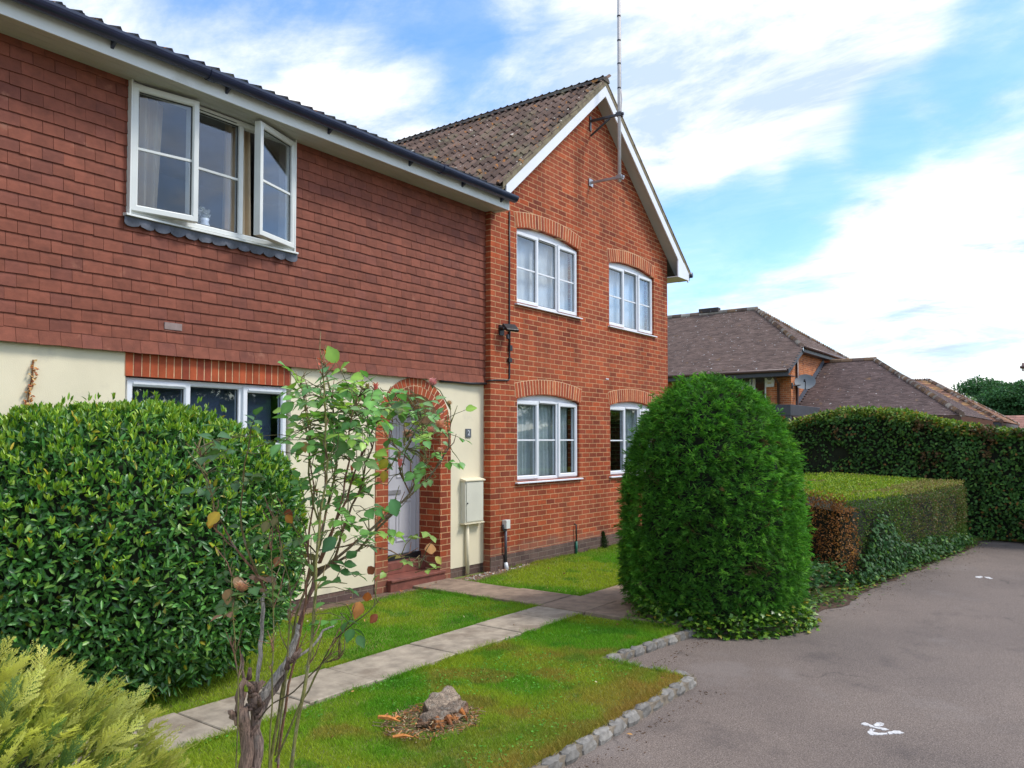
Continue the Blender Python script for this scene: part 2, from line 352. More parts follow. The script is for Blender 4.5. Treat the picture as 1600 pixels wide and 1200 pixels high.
def glass_mat(name, tint=(.92, .95, .98), base=.06):
    m, nt, b, out = new_mat(name); nt.nodes.remove(b)
    tr = n_(nt, 'ShaderNodeBsdfTransparent'); tr.inputs[0].default_value = (*tint, 1)
    gl = n_(nt, 'ShaderNodeBsdfGlossy', Roughness=.015); gl.inputs[0].default_value = (.93, .96, 1, 1)
    ge = nt.nodes.new('ShaderNodeNewGeometry'); dt = n_(nt, 'ShaderNodeVectorMath', operation='DOT_PRODUCT'); nt.links.new(ge.outputs['Incoming'], dt.inputs[0]); nt.links.new(ge.outputs['Normal'], dt.inputs[1])
    ab = n_(nt, 'ShaderNodeMath', operation='ABSOLUTE'); nt.links.new(dt.outputs['Value'], ab.inputs[0]); su = n_(nt, 'ShaderNodeMath', operation='SUBTRACT'); su.inputs[0].default_value = 1; nt.links.new(ab.outputs[0], su.inputs[1])
    pw = n_(nt, 'ShaderNodeMath', operation='POWER'); nt.links.new(su.outputs[0], pw.inputs[0]); pw.inputs[1].default_value = 3.5
    ad = n_(nt, 'ShaderNodeMath', operation='MULTIPLY_ADD'); nt.links.new(pw.outputs[0], ad.inputs[0]); ad.inputs[1].default_value = .7; ad.inputs[2].default_value = base
    nn = noise_node(nt, 2.5, 1); bp = n_(nt, 'ShaderNodeBump', Strength=.05, Distance=.02); nt.links.new(nn, bp.inputs['Height']); nt.links.new(bp.outputs[0], gl.inputs['Normal'])
    ms = nt.nodes.new('ShaderNodeMixShader'); nt.links.new(ad.outputs[0], ms.inputs[0]); nt.links.new(tr.outputs[0], ms.inputs[1]); nt.links.new(gl.outputs[0], ms.inputs[2]); nt.links.new(ms.outputs[0], out.inputs[0])
    return m
M_GLASS = glass_mat('window_glass')
def asphalt_mat():
    m, nt, b, out = new_mat('asphalt')
    tc = nt.nodes.new('ShaderNodeTexCoord').outputs['Object']
    fine = ramp(nt, noise_node(nt, 120, 3, .75, tc), [(.34, (.088, .071, .061)), (.5, (.170, .140, .121)), (.68, (.33, .275, .238))])
    big = ramp(nt, noise_node(nt, .55, 6, .6, tc), [(.3, (.76, .74, .74)), (.7, (1.1, 1.06, 1.02))])
    cc = mix(nt, 1, fine, big, 'MULTIPLY')
    cc = mix(nt, ramp(nt, noise_node(nt, 1.6, 8, .7, tc), [(.56, 0), (.70, .5)]), cc, (.075, .062, .058))
    cc = mix(nt, ramp(nt, noise_node(nt, .9, 6, .6, tc), [(.58, 0), (.66, .3)]), cc, (.24, .21, .19))
    vo = n_(nt, 'ShaderNodeTexVoronoi', Scale=.33); vo.feature = 'DISTANCE_TO_EDGE'
    wn_ = n_(nt, 'ShaderNodeTexNoise', Scale=2.2, Detail=6.0); nt.links.new(tc, wn_.inputs['Vector']); sc_ = n_(nt, 'ShaderNodeVectorMath', operation='SCALE'); sc_.inputs['Scale'].default_value = .55; nt.links.new(wn_.outputs['Color'], sc_.inputs[0])
    ad_ = n_(nt, 'ShaderNodeVectorMath', operation='ADD'); nt.links.new(tc, ad_.inputs[0]); nt.links.new(sc_.outputs[0], ad_.inputs[1]); nt.links.new(ad_.outputs[0], vo.inputs['Vector'])
    ck = mix(nt, 1, ramp(nt, vo.outputs['Distance'], [(0, 1), (.006, 0)]), ramp(nt, noise_node(nt, .8, 3, .6, tc), [(.54, 0), (.64, .55)]), 'MULTIPLY'); cc = mix(nt, ck, cc, (.04, .034, .03))
    nt.links.new(cc, b.inputs['Base Color']); b.inputs['Roughness'].default_value = .85; b.inputs['Specular IOR Level'].default_value = .3
    bump(nt, b, noise_node(nt, 95, 3, .75, tc), .7, .006); return m
M_ASPHALT = asphalt_mat()
M_TURF = simple('turf', (.14, .17, .03), .95, .35, 5, .5, 30)
M_FIELD = simple('far_ground', (.07, .09, .03), .95, .3, .3)
M_PAINT = simple('white_road_paint', (.62, .61, .60), .7, .15, 25, stain=((.18, .155, .14), 45, .50))
M_LITTER = attr_mat('leaf_litter', .9, .3, 30)

# ------------------------------------------------------------------ ground, road, paths
Z_ROAD = -.06
def struct(name, mb, m, **k): o = mb.build(name, m, None, **k); o['kind'] = 'structure'; return o
g = MB(); g.box(-600, -600, -.4, 600, 600, -.075); struct('ground', g, M_FIELD)
g = MB(); g.add([(-40, -60, Z_ROAD), (120, -60, Z_ROAD), (120, -3.0, Z_ROAD), (-40, -3.0, Z_ROAD)], [(0, 1, 2, 3)]); struct('road', g, M_ASPHALT)
# raised lawn bank with its cut-out beside the parking bay
lawn_poly = [(-6, .5), (-6, -4.12), (5.62, -4.12), (5.66, -3.36), (7.05, -3.44), (9.2, -3.6), (10.2, -4.0), (16.4, -4.7), (17.0, -4.9), (17.3, -30), (40, -30), (40, 20), (-6, 20)]
g = MB(); g.prism(lawn_poly, 'z', -.07, -.004); struct('lawn', g, M_TURF)
PATHS = [(-1.5, -2.36, 6.96, -1.80), (7.0, -3.42, 7.66, .06), (7.662, -2.75, 13.5, -1.88)]
def slabs(name, m, rects):
    g = MB()
    for (x0, y0, x1, y1) in rects:
        dz = random.uniform(-.004, .006); t = random.uniform(-.004, .004)
        a = .006
        p = [(x0 + a, y0 + a), (x1 - a, y0 + a), (x1 - a, y1 - a), (x0 + a, y1 - a)]
        z = [.028 + dz + t, .028 + dz - t, .028 + dz, .028 + dz + t]
        b = .006
        top = [(p[0][0] + b, p[0][1] + b, z[0]), (p[1][0] - b, p[1][1] + b, z[1]), (p[2][0] - b, p[2][1] - b, z[2]), (p[3][0] + b, p[3][1] - b, z[3])]
        mid = [(p[i][0], p[i][1], z[i] - b) for i in range(4)]; bot = [(p[i][0], p[i][1], -.05) for i in range(4)]
        fs = [(8, 9, 10, 11)] + [(i, (i + 1) % 4, (i + 1) % 4 + 4, i + 4) for i in range(4)] + [(i + 4, (i + 1) % 4 + 4, (i + 1) % 4 + 8, i + 8) for i in range(4)]
        g.add(bot + mid + top, fs)
    return struct(name, g, m)
rects = []; x = -1.6
while x < 6.3:
    w = random.uniform(.58, .64) if random.random() < .5 else .9
    rects.append((x, -2.36 + random.uniform(-.01, .01), min(x + w, 6.96), -1.80 + random.uniform(-.01, .01))); x += w
rects.append((x, -2.36, 6.96, -1.80)) if x < 6.9 else None
slabs('path', M_CONC, rects)
rects = [(6.98, -.45, 7.66, .06), (6.98, -1.1, 7.64, -.45), (6.98, -1.8, 7.65, -1.1), (6.98, -2.36, 7.66, -1.8), (6.98, -2.95, 7.66, -2.36), (6.99, -3.42, 7.66, -2.95)]
x = 7.67
while x < 13.5: rects.append((x, -2.6, x + .9, -1.88)); x += .9
slabs('garden_path', M_CONC_BROWN, rects)
# bare soil along the wall foot
g = MB(); n = 24
for (xa, xb, ya, wv) in ((7.7, 9.6, .02, .26), (2.0, 6.95, .16, .25)):
    top = [(xa + (xb - xa) * i / n, ya, .004) for i in range(n + 1)]
    bot = [(xa + (xb - xa) * i / n, ya - wv * (1 - .75 * (i / n) ** 2 if xa > 7 else 1) - random.uniform(0, .05), .004) for i in range(n + 1)]
    g.add(top + bot, [(i, n + 1 + i, n + 2 + i, i + 1) for i in range(n)])
struct('soil_bed', g, M_SOIL)
g = MB(); n = 40
tp = [(9.0 + 7.6 * i / n, -3.4 - .09 * i / n * 7.6, Z_ROAD + .005) for i in range(n + 1)]
bt_ = [(8.6 + 7.9 * i / n, -4.08 - .1 * i / n * 7.6 - random.uniform(0, .10) - .08 * math.exp(-((i / n - .12) / .1) ** 2), Z_ROAD + .005) for i in range(n + 1)]
g.add(tp + bt_, [(i, n + 1 + i, n + 2 + i, i + 1) for i in range(n)]); g.add([(8.3, -2.6, .006), (8.3, -3.55, .006), (9.3, -3.66, .006), (10.4, -4.1, .006), (10.8, -3.0, .006)], [(0, 1, 2, 3, 4)]); struct('hedge_soil', g, simple('dark_litter', (.075, .04, .022), .95, .5, 25, .8, 40))
# kerb of rough granite setts
def rough_block(g, c, ax, L, W, H, j=.012):
    c = Vector(c); ax = Vector(ax).normalized(); ay = Vector((-ax.y, ax.x, 0)); nx, ny, nz = 3, 2, 2
    rj = lambda a: random.uniform(-a, a)
    pts = {}; V = []
    for i in range(nx + 1):
        for k in range(ny + 1):
            for l in range(nz + 1):
                if 0 < i < nx and 0 < k < ny and 0 < l < nz: continue
                u, v, w = i / nx - .5, k / ny - .5, l / nz - .5
                rr = 1 - .17 * ((abs(u) > .49) + (abs(v) > .49) + (abs(w) > .49) - 1)
                q = c + ax * u * L * rr + ay * v * W * rr + Vector((0, 0, w * H * (rr if w > 0 else 1))) + Vector((rj(j), rj(j), rj(j * .7)))
                pts[(i, k, l)] = len(V); V.append(q)
    F = []
    def face(f): F.append(f)
    for i in range(nx):
        for k in range(ny):
            face((pts[i, k, 0], pts[i, k + 1, 0], pts[i + 1, k + 1, 0], pts[i + 1, k, 0])); face((pts[i, k, nz], pts[i + 1, k, nz], pts[i + 1, k + 1, nz], pts[i, k + 1, nz]))
        for l in range(nz):
            face((pts[i, 0, l], pts[i + 1, 0, l], pts[i + 1, 0, l + 1], pts[i, 0, l + 1])); face((pts[i, ny, l], pts[i, ny, l + 1], pts[i + 1, ny, l + 1], pts[i + 1, ny, l]))
    for k in range(ny):
        for l in range(nz):
            face((pts[0, k, l], pts[0, k, l + 1], pts[0, k + 1, l + 1], pts[0, k + 1, l])); face((pts[nx, k, l], pts[nx, k + 1, l], pts[nx, k + 1, l + 1], pts[nx, k, l + 1]))
    b = random.uniform(.65, 1.1); g.cur = (.24 * b, .225 * b, .20 * b); g.add(V, F)
g = MB(); gm = MB()
def sett_row(a, b, L=.165, W=.092):
    a, b = Vector((*a, 0)), Vector((*b, 0)); d = (b - a); n = max(1, round(d.length / (L + .018))); st = d / n
    for i in range(n):
        c = a + st * (i + .5); rough_block(g, (c.x, c.y + random.uniform(-.008, .008), -.036 + random.uniform(-.005, .004)), st, st.length * random.uniform(.97, 1.03), W * random.uniform(.9, 1.08), .10, .008)
    sn_ = Vector((-d.y, d.x, 0)).normalized(); gm.obox(Vector((a.x, a.y, -.08)) - sn_ * W * .36, d, sn_ * W * .72, (0, 0, .078))
sett_row((-3, -4.15), (5.66, -4.12)); sett_row((5.70, -4.10), (5.69, -3.52), .15, .085); sett_row((5.72, -3.34), (7.1, -3.50), .15, .09)
struct('kerb', g, M_GRANITE); struct('kerb_mortar', gm, simple('kerb_mortar', (.20, .165, .12), .95, .4, 18, .8, 50))

# ------------------------------------------------------------------ bricks, tiles, walls
def brick_tone():
    t = random.random(); k = random.uniform(.8, 1.15)
    return tuple(k * c for c in ((.40, .085, .032) if t < .6 else ((.30, .062, .03) if t < .85 else (.46, .13, .05))))
def wall_mesh(outer, holes, y0, y1, flip=False):
    "flat wall in the x-z plane with openings, from y0 (front) to y1 (back)"
    g = MB(); loops = [outer] + holes
    tri = geometry.tessellate_polygon([[Vector((p[0], p[1], 0)) for p in lp] for lp in loops])
    flat = [p for lp in loops for p in lp]
    for Y, s in ((y0, 1), (y1, -1)):
        V = [(p[0], Y, p[1]) for p in flat]; F = []
        for t in tri:
            a, b, c = (flat[i] for i in t); ar = (b[0] - a[0]) * (c[1] - a[1]) - (c[0] - a[0]) * (b[1] - a[1])
            if (ar > 0) != (s > 0): t = t[::-1]
            F.append(tuple(t))
        g.add(V, F)
    for li, lp in enumerate(loops):
        ar = sum(lp[i][0] * lp[(i + 1) % len(lp)][1] - lp[(i + 1) % len(lp)][0] * lp[i][1] for i in range(len(lp)))
        q = lp if (ar > 0) == (li == 0) else lp[::-1]; n = len(q)
        g.add([(p[0], y0, p[1]) for p in q] + [(p[0], y1, p[1]) for p in q], [(i, i + n, (i + 1) % n + n, (i + 1) % n) for i in range(n)])
    return g
def arc_pts(x0, x1, z, rise, n=12):
    c = x1 - x0; r = c * c / (8 * rise) + rise / 2; cx, cz = (x0 + x1) / 2, z + rise - r; a = math.asin(c / 2 / r)
    return [(cx + r * math.sin(-a + 2 * a * i / n), cz + r * math.cos(-a + 2 * a * i / n)) for i in range(n + 1)], (cx, cz, r, a)
def tile_field(g, org, u, v, ulen, vlen, tw, gauge, thick, keep, tone, tilt=None, jit=.002, lean=0.0, bounds=None):
    "overlapping flat tiles: u along the eave, v up the slope, outward normal n"
    org, u, v = Vector(org), Vector(u).normalized(), Vector(v).normalized(); n = u.cross(v)
    if lean < 0: n = -n
    rows = int(math.ceil(vlen / gauge)); cols = int(math.ceil(ulen / tw)) + 1
    for r in range(rows):
        off = -tw / 2 if r % 2 else 0
        for c in range(cols):
            u0 = c * tw + off; cu = u0 + tw / 2; cv = (r + .5) * gauge
            if not keep(cu, cv): continue
            j = lambda: random.uniform(-jit, jit)
            a0, a1 = u0 + .0015 + j() * .5, u0 + tw - .0015 + j() * .5
            if bounds:
                lo_, hi_ = bounds(cu, cv); a0, a1 = max(a0, lo_), min(a1, hi_)
                if a1 - a0 < .012: continue
            v0, v1 = r * gauge + j() * 1.5, (r + 1) * gauge + gauge * .25; h0, h1 = thick + j() * .5, thick * .35
            dj = j() * 1.2
            g.cur = tone(cu, cv)
            P = lambda a, b, h: org + u * a + v * b + n * h
            mid = (h0 + h1) / 2 + thick * .12
            vm = (v0 + v1) / 2
            g.add([P(a0, v0 + dj, h0), P(a1, v0 - dj, h0), P(a1, vm, mid), P(a0, vm, mid), P(a1, v1, h1), P(a0, v1, h1), P(a0, v0 + dj, h0 - thick), P(a1, v0 - dj, h0 - thick)],
                  [(0, 1, 2, 3), (3, 2, 4, 5), (6, 7, 1, 0), (6, 0, 3), (3, 5, 6), (1, 7, 2), (4, 2, 7)])
def pantiles(g, org, u, v, ulen, vlen, keep, tone, period=.15, h=.042, gauge=.33, thick=.026):
    org, u, v = Vector(org), Vector(u).normalized(), Vector(v).normalized(); n = u.cross(v)
    if n.z < 0: n = -n
    S = 8; rows = int(math.ceil(vlen / gauge)); tiles = int(math.ceil(ulen / (2 * period)))
    def prof(t):
        t = t % 1.0
        return h * (math.sin(math.pi * t / .42) ** .8 if t < .42 else 0) + .004
    for r in range(rows):
        for c in range(tiles):
            u0 = c * 2 * period
            if not keep(u0 + period, (r + .5) * gauge): continue
            g.cur = tone(u0, r); dj = random.uniform(-.006, .006); dh = random.uniform(-.002, .003)
            V = []; F = []
            for i in range(2 * S + 1):
                uu = u0 + 2 * period * i / (2 * S); p = prof(i / S + .0)
                for (vv, hh) in ((r * gauge + dj, p - .004 - thick * .2), (r * gauge + dj, p + thick + dh), ((r + 1.12) * gauge, p - .001)):
                    V.append(org + u * uu + v * vv + n * hh)
            for i in range(2 * S):
                a = i * 3; b = a + 3
                F += [(a, b, b + 1, a + 1), (a + 1, b + 1, b + 2, a + 2)]
            g.add(V, F)

# windows --------------------------------------------------------------------
def folds(x0, x1, z0, z1, y, amp=.02, period=.09, gather=0):
    g = MB(); n = max(8, int((x1 - x0) / .012)); V = []; ph = random.uniform(0, 6)
    for k, z in enumerate((z1, (z0 + z1) / 2, z0)):
        for i in range(n + 1):
            t = i / n; xx = x0 + (x1 - x0) * t
            if gather: xx += gather * (k / 2) * (.5 - t) * (x1 - x0)
            V.append((xx, y + amp * math.sin(6.28 * (x1 - x0) * t / period + ph + .5 * math.sin(9 * t)) * (1 + .3 * k), z))
    g.add(V, [(i + k * (n + 1), i + 1 + k * (n + 1), i + 1 + (k + 1) * (n + 1), i + (k + 1) * (n + 1)) for k in range(2) for i in range(n)])
    return g
def frame_rect(g, x0, x1, z0, z1, y0, y1, w, chamfer=.012):
    "mitred rectangular frame with a small inner slope"
    def ring(a, b, c, d, y): return [(a, y, c), (b, y, c), (b, y, d), (a, y, d)]
    i = w
    R_ = [ring(x0, x1, z0, z1, y1), ring(x0, x1, z0, z1, y0 + .004), ring(x0 + .004, x1 - .004, z0 + .004, z1 - .004, y0),
          ring(x0 + i - chamfer, x1 - i + chamfer, z0 + i - chamfer, z1 - i + chamfer, y0), ring(x0 + i, x1 - i, z0 + i, z1 - i, y0 + chamfer), ring(x0 + i, x1 - i, z0 + i, z1 - i, y1)]
    V = [p for r in R_ for p in r]; F = []
    for k in range(5):
        for j in range(4): F.append((k * 4 + j, k * 4 + (j + 1) % 4, (k + 1) * 4 + (j + 1) % 4, (k + 1) * 4 + j))
    g.add(V, F)
def casement(house_win, x0, x1, z0, z1, y, mat, bar=True, hinge=None, ang=0, w=.055, tr=False):
    "an opening light: frame, pane and glazing bar; hinge at 'l' or 'r' swung out by ang"
    f = MB(); frame_rect(f, x0, x1, z0, z1, y - .022, y + .05, w); p = MB(); p.box(x0 + w - .004, y + .012, z0 + w - .004, x1 - w + .004, y + .018, z1 - w + .004)
    b = MB(); zm = z0 + (z1 - z0) * .5
    b.box(x0 + w - .002, y + .004, zm - .011, x1 - w + .002, y + .026, zm + .011)
    v = MB(); v.box(x0 + w, y - .03, z1 - .035, x1 - w, y - .0225, z1 - .015)
    hx = x0 if hinge == 'l' else x1; s = -1 if hinge == 'l' else 1
    c, n = math.cos(ang), math.sin(ang)
    for q in (f, p, b, v):
        if hinge:
            q.v = [(hx + (X - hx) * c - (Y - (y + .05)) * n * s, (y + .05) + (X - hx) * n * s + (Y - (y + .05)) * c, Z) for (X, Y, Z) in q.v]
    o = f.build('casement', mat, house_win)
    ga = MB(); frame_rect(ga, x0 + w - .001, x1 - w + .001, z0 + w - .001, z1 - w + .001, y + .006, y + .011, .010, .002)
    if hinge: ga.v = [(hx + (X - hx) * c - (Y - (y + .05)) * n * s, (y + .05) + (X - hx) * n * s + (Y - (y + .05)) * c, Z) for (X, Y, Z) in ga.v]
    ga.build('seal', M_BLACK, o)
    p.build('pane', M_GLASS, house_win)
    if bar: b.build('glazing_bar', mat, house_win)
    if tr: v.build('trickle_vent', mat, house_win)
def window(house, x0, x1, z0, z1, y, mat, splits, curtain=None, arch=0, bar=True, sill=.05, open_=None, label=None, closed_sides=True, vent='mid'):
    f = MB(); W = .05
    frame_rect(f, x0, x1, z0, z1, y, y + .07, W)
    for s in splits: f.box(s - .024, y + .002, z0 + W - .003, s + .024, y + .068, z1 - W + .003)
    wn = f.build('window', mat, house)
    if label: wn['label'] = label
    if arch:
        pts, _ = arc_pts(x0, x1, z1, arch); h = MB(); h.prism([(x0, z1 + .002), (x1, z1 + .002)] + pts[::-1][0:], 'y', y + .01, y + .06); h.build('head_panel', mat, wn)
    xs = [x0] + list(splits) + [x1]
    for i in range(3):
        a, b = xs[i], xs[i + 1]
        if i == 1:
            p = MB(); p.box(a + .022, y + .03, z0 + W - .004, b - .022, y + .036, z1 - W + .004); p.build('pane', M_GLASS, wn)
            q = MB(); frame_rect(q, a + .023, b - .023, z0 + W - .001, z1 - W + .001, y + .022, y + .029, .011, .002); q.build('seal', M_BLACK, wn)
            if bar:
                q = MB(); zm = (z0 + z1) / 2; q.box(a + .024, y + .02, zm - .011, b - .024, y + .046, zm + .011); q.build('glazing_bar', mat, wn)
            if vent == 'mid':
                q = MB(); q.box(a + .05, y - .014, z1 - .036, b - .05, y - .0005, z1 - .012); q.build('trickle_vent', mat, wn)
                q = MB(); q.box(a + .06, y - .008, z1 - .042, b - .06, y - .0008, z1 - .037); q.build('vent_slot', M_BLACK, wn)
        else:
            h = 'l' if i == 0 else 'r'; ang = (open_[0] if i == 0 else open_[1]) if open_ else 0
            casement(wn, a + .012, b - .012 if i == 2 else b + .012, z0 + .022, z1 - .022, y, mat, bar, h, ang, tr=(vent == 'all'))
    if sill:
        s = MB(); s.prism([(y + .03, z0 - .03), (y + .03, z0), (y - sill + .004, z0 - .012), (y - sill, z0 - .016), (y - sill, z0 - .03)], 'x', x0 - .045, x1 + .045); s.build('sill', mat, wn)
    if curtain:
        for (ca, cb, cy, m, amp, per, ga) in curtain:
            folds(x0 + .03 + (x1 - x0 - .06) * ca, x0 + .03 + (x1 - x0 - .06) * cb, z0 - .01, z1 + .02, y + .075 + cy, amp, per, ga).build('curtain', m, wn)
    return wn
def arch_band(house, x0, x1, z, rise, y, band=.215):
    (pts, (cx, cz, r, a)) = arc_pts(x0, x1, z, rise); a *= 1.02; n = round(2 * a * (r + .1) / .0735)
    m = MB(); q = [(cx + rr * math.sin(t), cz + rr * math.cos(t)) for rr, ts in (((r - .001), np.linspace(-a, a, 20)), ((r + band), np.linspace(a, -a, 20))) for t in ts]
    m.prism(q[::-1], 'y', y - .0028, y + .09)
    o = m.build('window_arch', M_MORTAR, house); g = MB()
    for i in range(n):
        t0 = -a + 2 * a * i / n + .0019; t1 = -a + 2 * a * (i + 1) / n - .0019; g.cur = brick_tone(); d = random.uniform(0, .003)
        pl = [(cx + rr * math.sin(t), cz + rr * math.cos(t)) for rr, t in ((r, t0), (r, t1), (r + band - .008, t1), (r + band - .008, t0))]
        g.prism(pl, 'y', y - .0034 - d * .5, y + .088)
    g.build('arch_bricks', M_ARCH, o)

# ------------------------------------------------------------------ gabled brick house
GX0, GX1 = 8.44, 13.92; APX, APZ = 11.20, 7.60
house = thing('brick_house', (GX0 - .006, 0, 0), 'red brick gable-fronted house with four white arched-head windows and a lichened pantile roof', 'house')
LSL = (APZ - 5.20) / (APX - 8.43); RSL = (APZ - 4.99) / (14.46 - APX)
wins = [(9.04, 10.715, 3.725, 4.80), (11.68, 13.355, 3.71, 4.78), (9.05, 10.715, 1.19, 2.36), (11.70, 13.375, 1.175, 2.36)]
ARISE = .085
def hole(x0, x1, z0, z1): p, _ = arc_pts(x0, x1, z1, ARISE); return [(x0, z0), (x1, z0)] + p[::-1]
wz = lambda x: APZ - .12 - (LSL * (APX - x) if x < APX else RSL * (x - APX))
g = wall_mesh([(GX0, -.05), (GX1, -.05), (GX1, 4.95), (GX1, wz(GX1)), (APX, wz(APX)), (GX0, wz(GX0))], [hole(a, b, c, d) for a, b, c, d in wins], 0, .22)
g.box(GX0, .2202, -.05, GX0 + .22, 9, 5.0); g.box(GX1 - .22, .2202, -.05, GX1, 9, 4.9); g.box(GX0, 9, -.05, GX1, 9.22, 5.0)
g.build('wall', M_BRICK, house)
g = MB(); g.box(GX0 + .23, 2.4, 0, GX1 - .23, 2.5, 5); g.box(GX0 + .23, .23, 2.62, GX1 - .23, 2.4, 2.75); g.box(GX0 + .23, .23, .0, GX1 - .23, 2.4, .1); g.box(GX0 + .23, .23, 4.96, GX1 - .23, 2.4, 5.05); g.box(11.15, .23, .1, 11.25, 2.4, 4.96)
g.build('interior', M_ROOM, house)
netc = [(.02, .98, .13, M_CURTAIN, .014, .10, 0)]
WL = ['upper left window with closed white net curtain', 'upper right window with plain drawn cream blind', 'lower left window with gathered net curtains', 'lower right window half hidden behind the clipped conifer']
for i, (a, b, c, d) in enumerate(wins):
    w = b - a
    cur = [[(.02, .98, .045, M_PALE, .004, .16, 0)], [(.02, .98, .04, M_PALE, .003, .09, 0)], [(.03, .34, .06, M_CURTAIN, .02, .10, .1), (.36, .63, .06, M_CURTAIN, .02, .11, -.15), (.64, .98, .06, M_CURTAIN, .02, .09, .08)], [(.55, .98, .08, M_CURTAIN, .02, .1, 0)]][i]
    window(house, a, b, c, d, .055, M_UPVC, [a + w * .345, a + w * .665], cur, ARISE, True, .10, label=WL[i])
    arch_band(house, a - .015, b + .015, d + .012, ARISE, 0)
# plinth band (projecting bottom courses, weathered)
g = MB(); g.box(GX0 - .012, -.014, -.05, GX1 + .01, -.0002, .20); g.build('plinth', M_PLINTH, house)
# roof, pantiled
def pan_tone(u, r):
    k = random.uniform(.6, 1.3); return (.145 * k, .095 * k, .075 * k)
YF, YB = -.235, 9.4
ls = Vector((APX - 8.36, 0, (APX - 8.36) * LSL)); rs = Vector((APX - 14.50, 0, (14.50 - APX) * RSL))
g = MB(); e0 = Vector((8.36, YF, APZ - (APX - 8.36) * LSL + .05)); pantiles(g, e0, (0, 1, 0), ls, YB - YF, ls.length, lambda a, b: True, pan_tone)
e1 = Vector((14.50, YF, APZ - (14.50 - APX) * RSL + .05)); pantiles(g, e1, (0, 1, 0), rs, YB - YF, rs.length, lambda a, b: True, pan_tone)
roof = g.build('roof', M_PAN, house)
g = MB()
for s, X, SL in ((1, 8.36, LSL), (-1, 14.50, RSL)):
    z = APZ - abs(APX - X) * SL
    g.obox((X, YF + .03, z - .06), (APX - X, 0, abs(APX - X) * SL), (0, YB - YF - .06, 0), (0, 0, .07))
g.build('roof_deck', M_PAN_EDGE, roof)
g = MB()   # verge mortar bedding under the tile edge
for X, SL in ((8.42, LSL), (14.48, RSL)):
    z = APZ - abs(APX - X) * SL; g.obox((X, YF + .006, z - .015), (APX - X, 0, abs(APX - X) * SL), (0, .02, 0), (0, 0, .125))
g.build('verge', M_PAN_EDGE, roof)
g = MB(); y = YF - .01
while y < YB:
    k = random.uniform(.8, 1.15); g.cur = (.13 * k, .11 * k, .095 * k); n = 8
    V = []; zc = APZ + .045
    for yy, rr in ((y, .098), (y + .44, .088)):
        for i in range(n + 1):
            t = math.pi * (i / n); V.append((APX + rr * math.cos(t) * 1.05, yy, zc + rr * math.sin(t) * .85 - .0))
    g.add(V, [(i, i + 1, i + n + 2, i + n + 1) for i in range(n)] + [tuple(range(n, -1, -1))]); y += .43
g.build('ridge_tile', M_PAN, roof)
# bargeboards and soffits
def barge(X, SL, Xe):
    g = MB(); zt = lambda x: APZ - abs(APX - x) * SL - .02; H = .175
    g.prism([(Xe, zt(Xe)), (Xe, zt(Xe) - H), (APX, APZ - .02 - H), (APX, APZ - .02)][::(1 if Xe < APX else -1)], 'y', -.225, -.203); g.build('bargeboard', M_UPVC, house)
    s = MB(); s.prism([(Xe, zt(Xe) - H + .045), (Xe, zt(Xe) - H + .03), (APX, APZ - .02 - H + .03), (APX, APZ - .02 - H + .045)][::(1 if Xe < APX else -1)], 'y', -.2025, -.003); s.build('soffit', M_SOFFIT, house)
barge(8.43, LSL, 8.50); barge(14.46, RSL, 14.40)
g = MB(); g.prism([(13.925, 4.88), (14.42, 4.88), (14.42, 5.02), (14.2, 5.19), (13.925, 5.19)], 'y', -.229, -.205); g.build('eave_box', M_UPVC, house)
g = MB(); g.box(13.925, -.203, 4.885, 14.40, 9, 4.90); g.box(14.40, -.203, 4.885, 14.42, 9, 5.03); g.build('eave_soffit', M_UPVC, house)
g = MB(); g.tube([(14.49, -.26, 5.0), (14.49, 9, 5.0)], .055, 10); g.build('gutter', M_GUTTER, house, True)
g = MB(); g.tube([(14.0, .10, 4.86), (14.0, .10, 0)], .036, 10); g.build('downpipe', M_BROWNPIPE, house, True)

# ------------------------------------------------------------------ tile-hung house
LX0 = -3.0; LX1 = GX0 - .001
th = thing('tile_hung_house', (LX0, .12, 0), 'house with brown hanging tiles upstairs, cream render below, arched brick porch and black gutter', 'house')
WU = (3.475, 5.195, 3.735, 4.893); WLo = (3.515, 5.22, 1.15, 2.325)
DXc, DR, DSP = 7.094, .457, 1.885
dpoly = [(DXc - DR - .2, -.05), (DXc + DR + .2, -.05)] + [(DXc + (DR + .2) * math.cos(t), DSP + (DR + .2) * math.sin(t)) for t in np.linspace(0, math.pi, 25)]
g = wall_mesh([(LX0, .12), (DXc - DR - .2, .12), ] + [(DXc + (DR + .2) * math.cos(t), DSP + (DR + .2) * math.sin(t)) for t in np.linspace(math.pi, 0, 25)] + [(DXc + DR + .2, .12), (LX1, .12), (LX1, 2.60), (LX0, 2.60)],
              [[(WLo[0] - .02, WLo[2] - .03), (WLo[1] + .02, WLo[2] - .03), (WLo[1] + .02, 2.548), (WLo[0] - .02, 2.548)]], .12, .30)
g.build('rendered_wall', M_RENDER, th)
g = MB(); g.box(LX0, .127, -.05, DXc - DR - .201, .30, .1195); g.box(DXc + DR + .201, .127, -.05, LX1, .30, .1195); g.build('plinth', M_PLINTH, th)
up = wall_mesh([(LX0, 2.602), (LX1, 2.602), (LX1, 5.0), (LX0, 5.0)], [[(WU[0], WU[2]), (WU[1], WU[2]), (WU[1], WU[3] + .06), (WU[0], WU[3] + .06)]], .125, .30)
up.build('upper_wall', M_ROOM, th)
g = MB(); g.box(LX0, 2.4, 0, LX1, 2.5, 5); g.box(LX0, .31, 2.62, LX1, 2.4, 2.75); g.box(LX0, .31, 4.98, LX1, 2.4, 5.05); g.box(LX0, .31, 0, DXc - .7, 2.4, .1); g.box(LX0, .31, 0, LX0 + .1, 9, 5); g.box(LX0, 8.9, 0, LX1, 9, 5)
g.build('interior', M_ROOM, th)
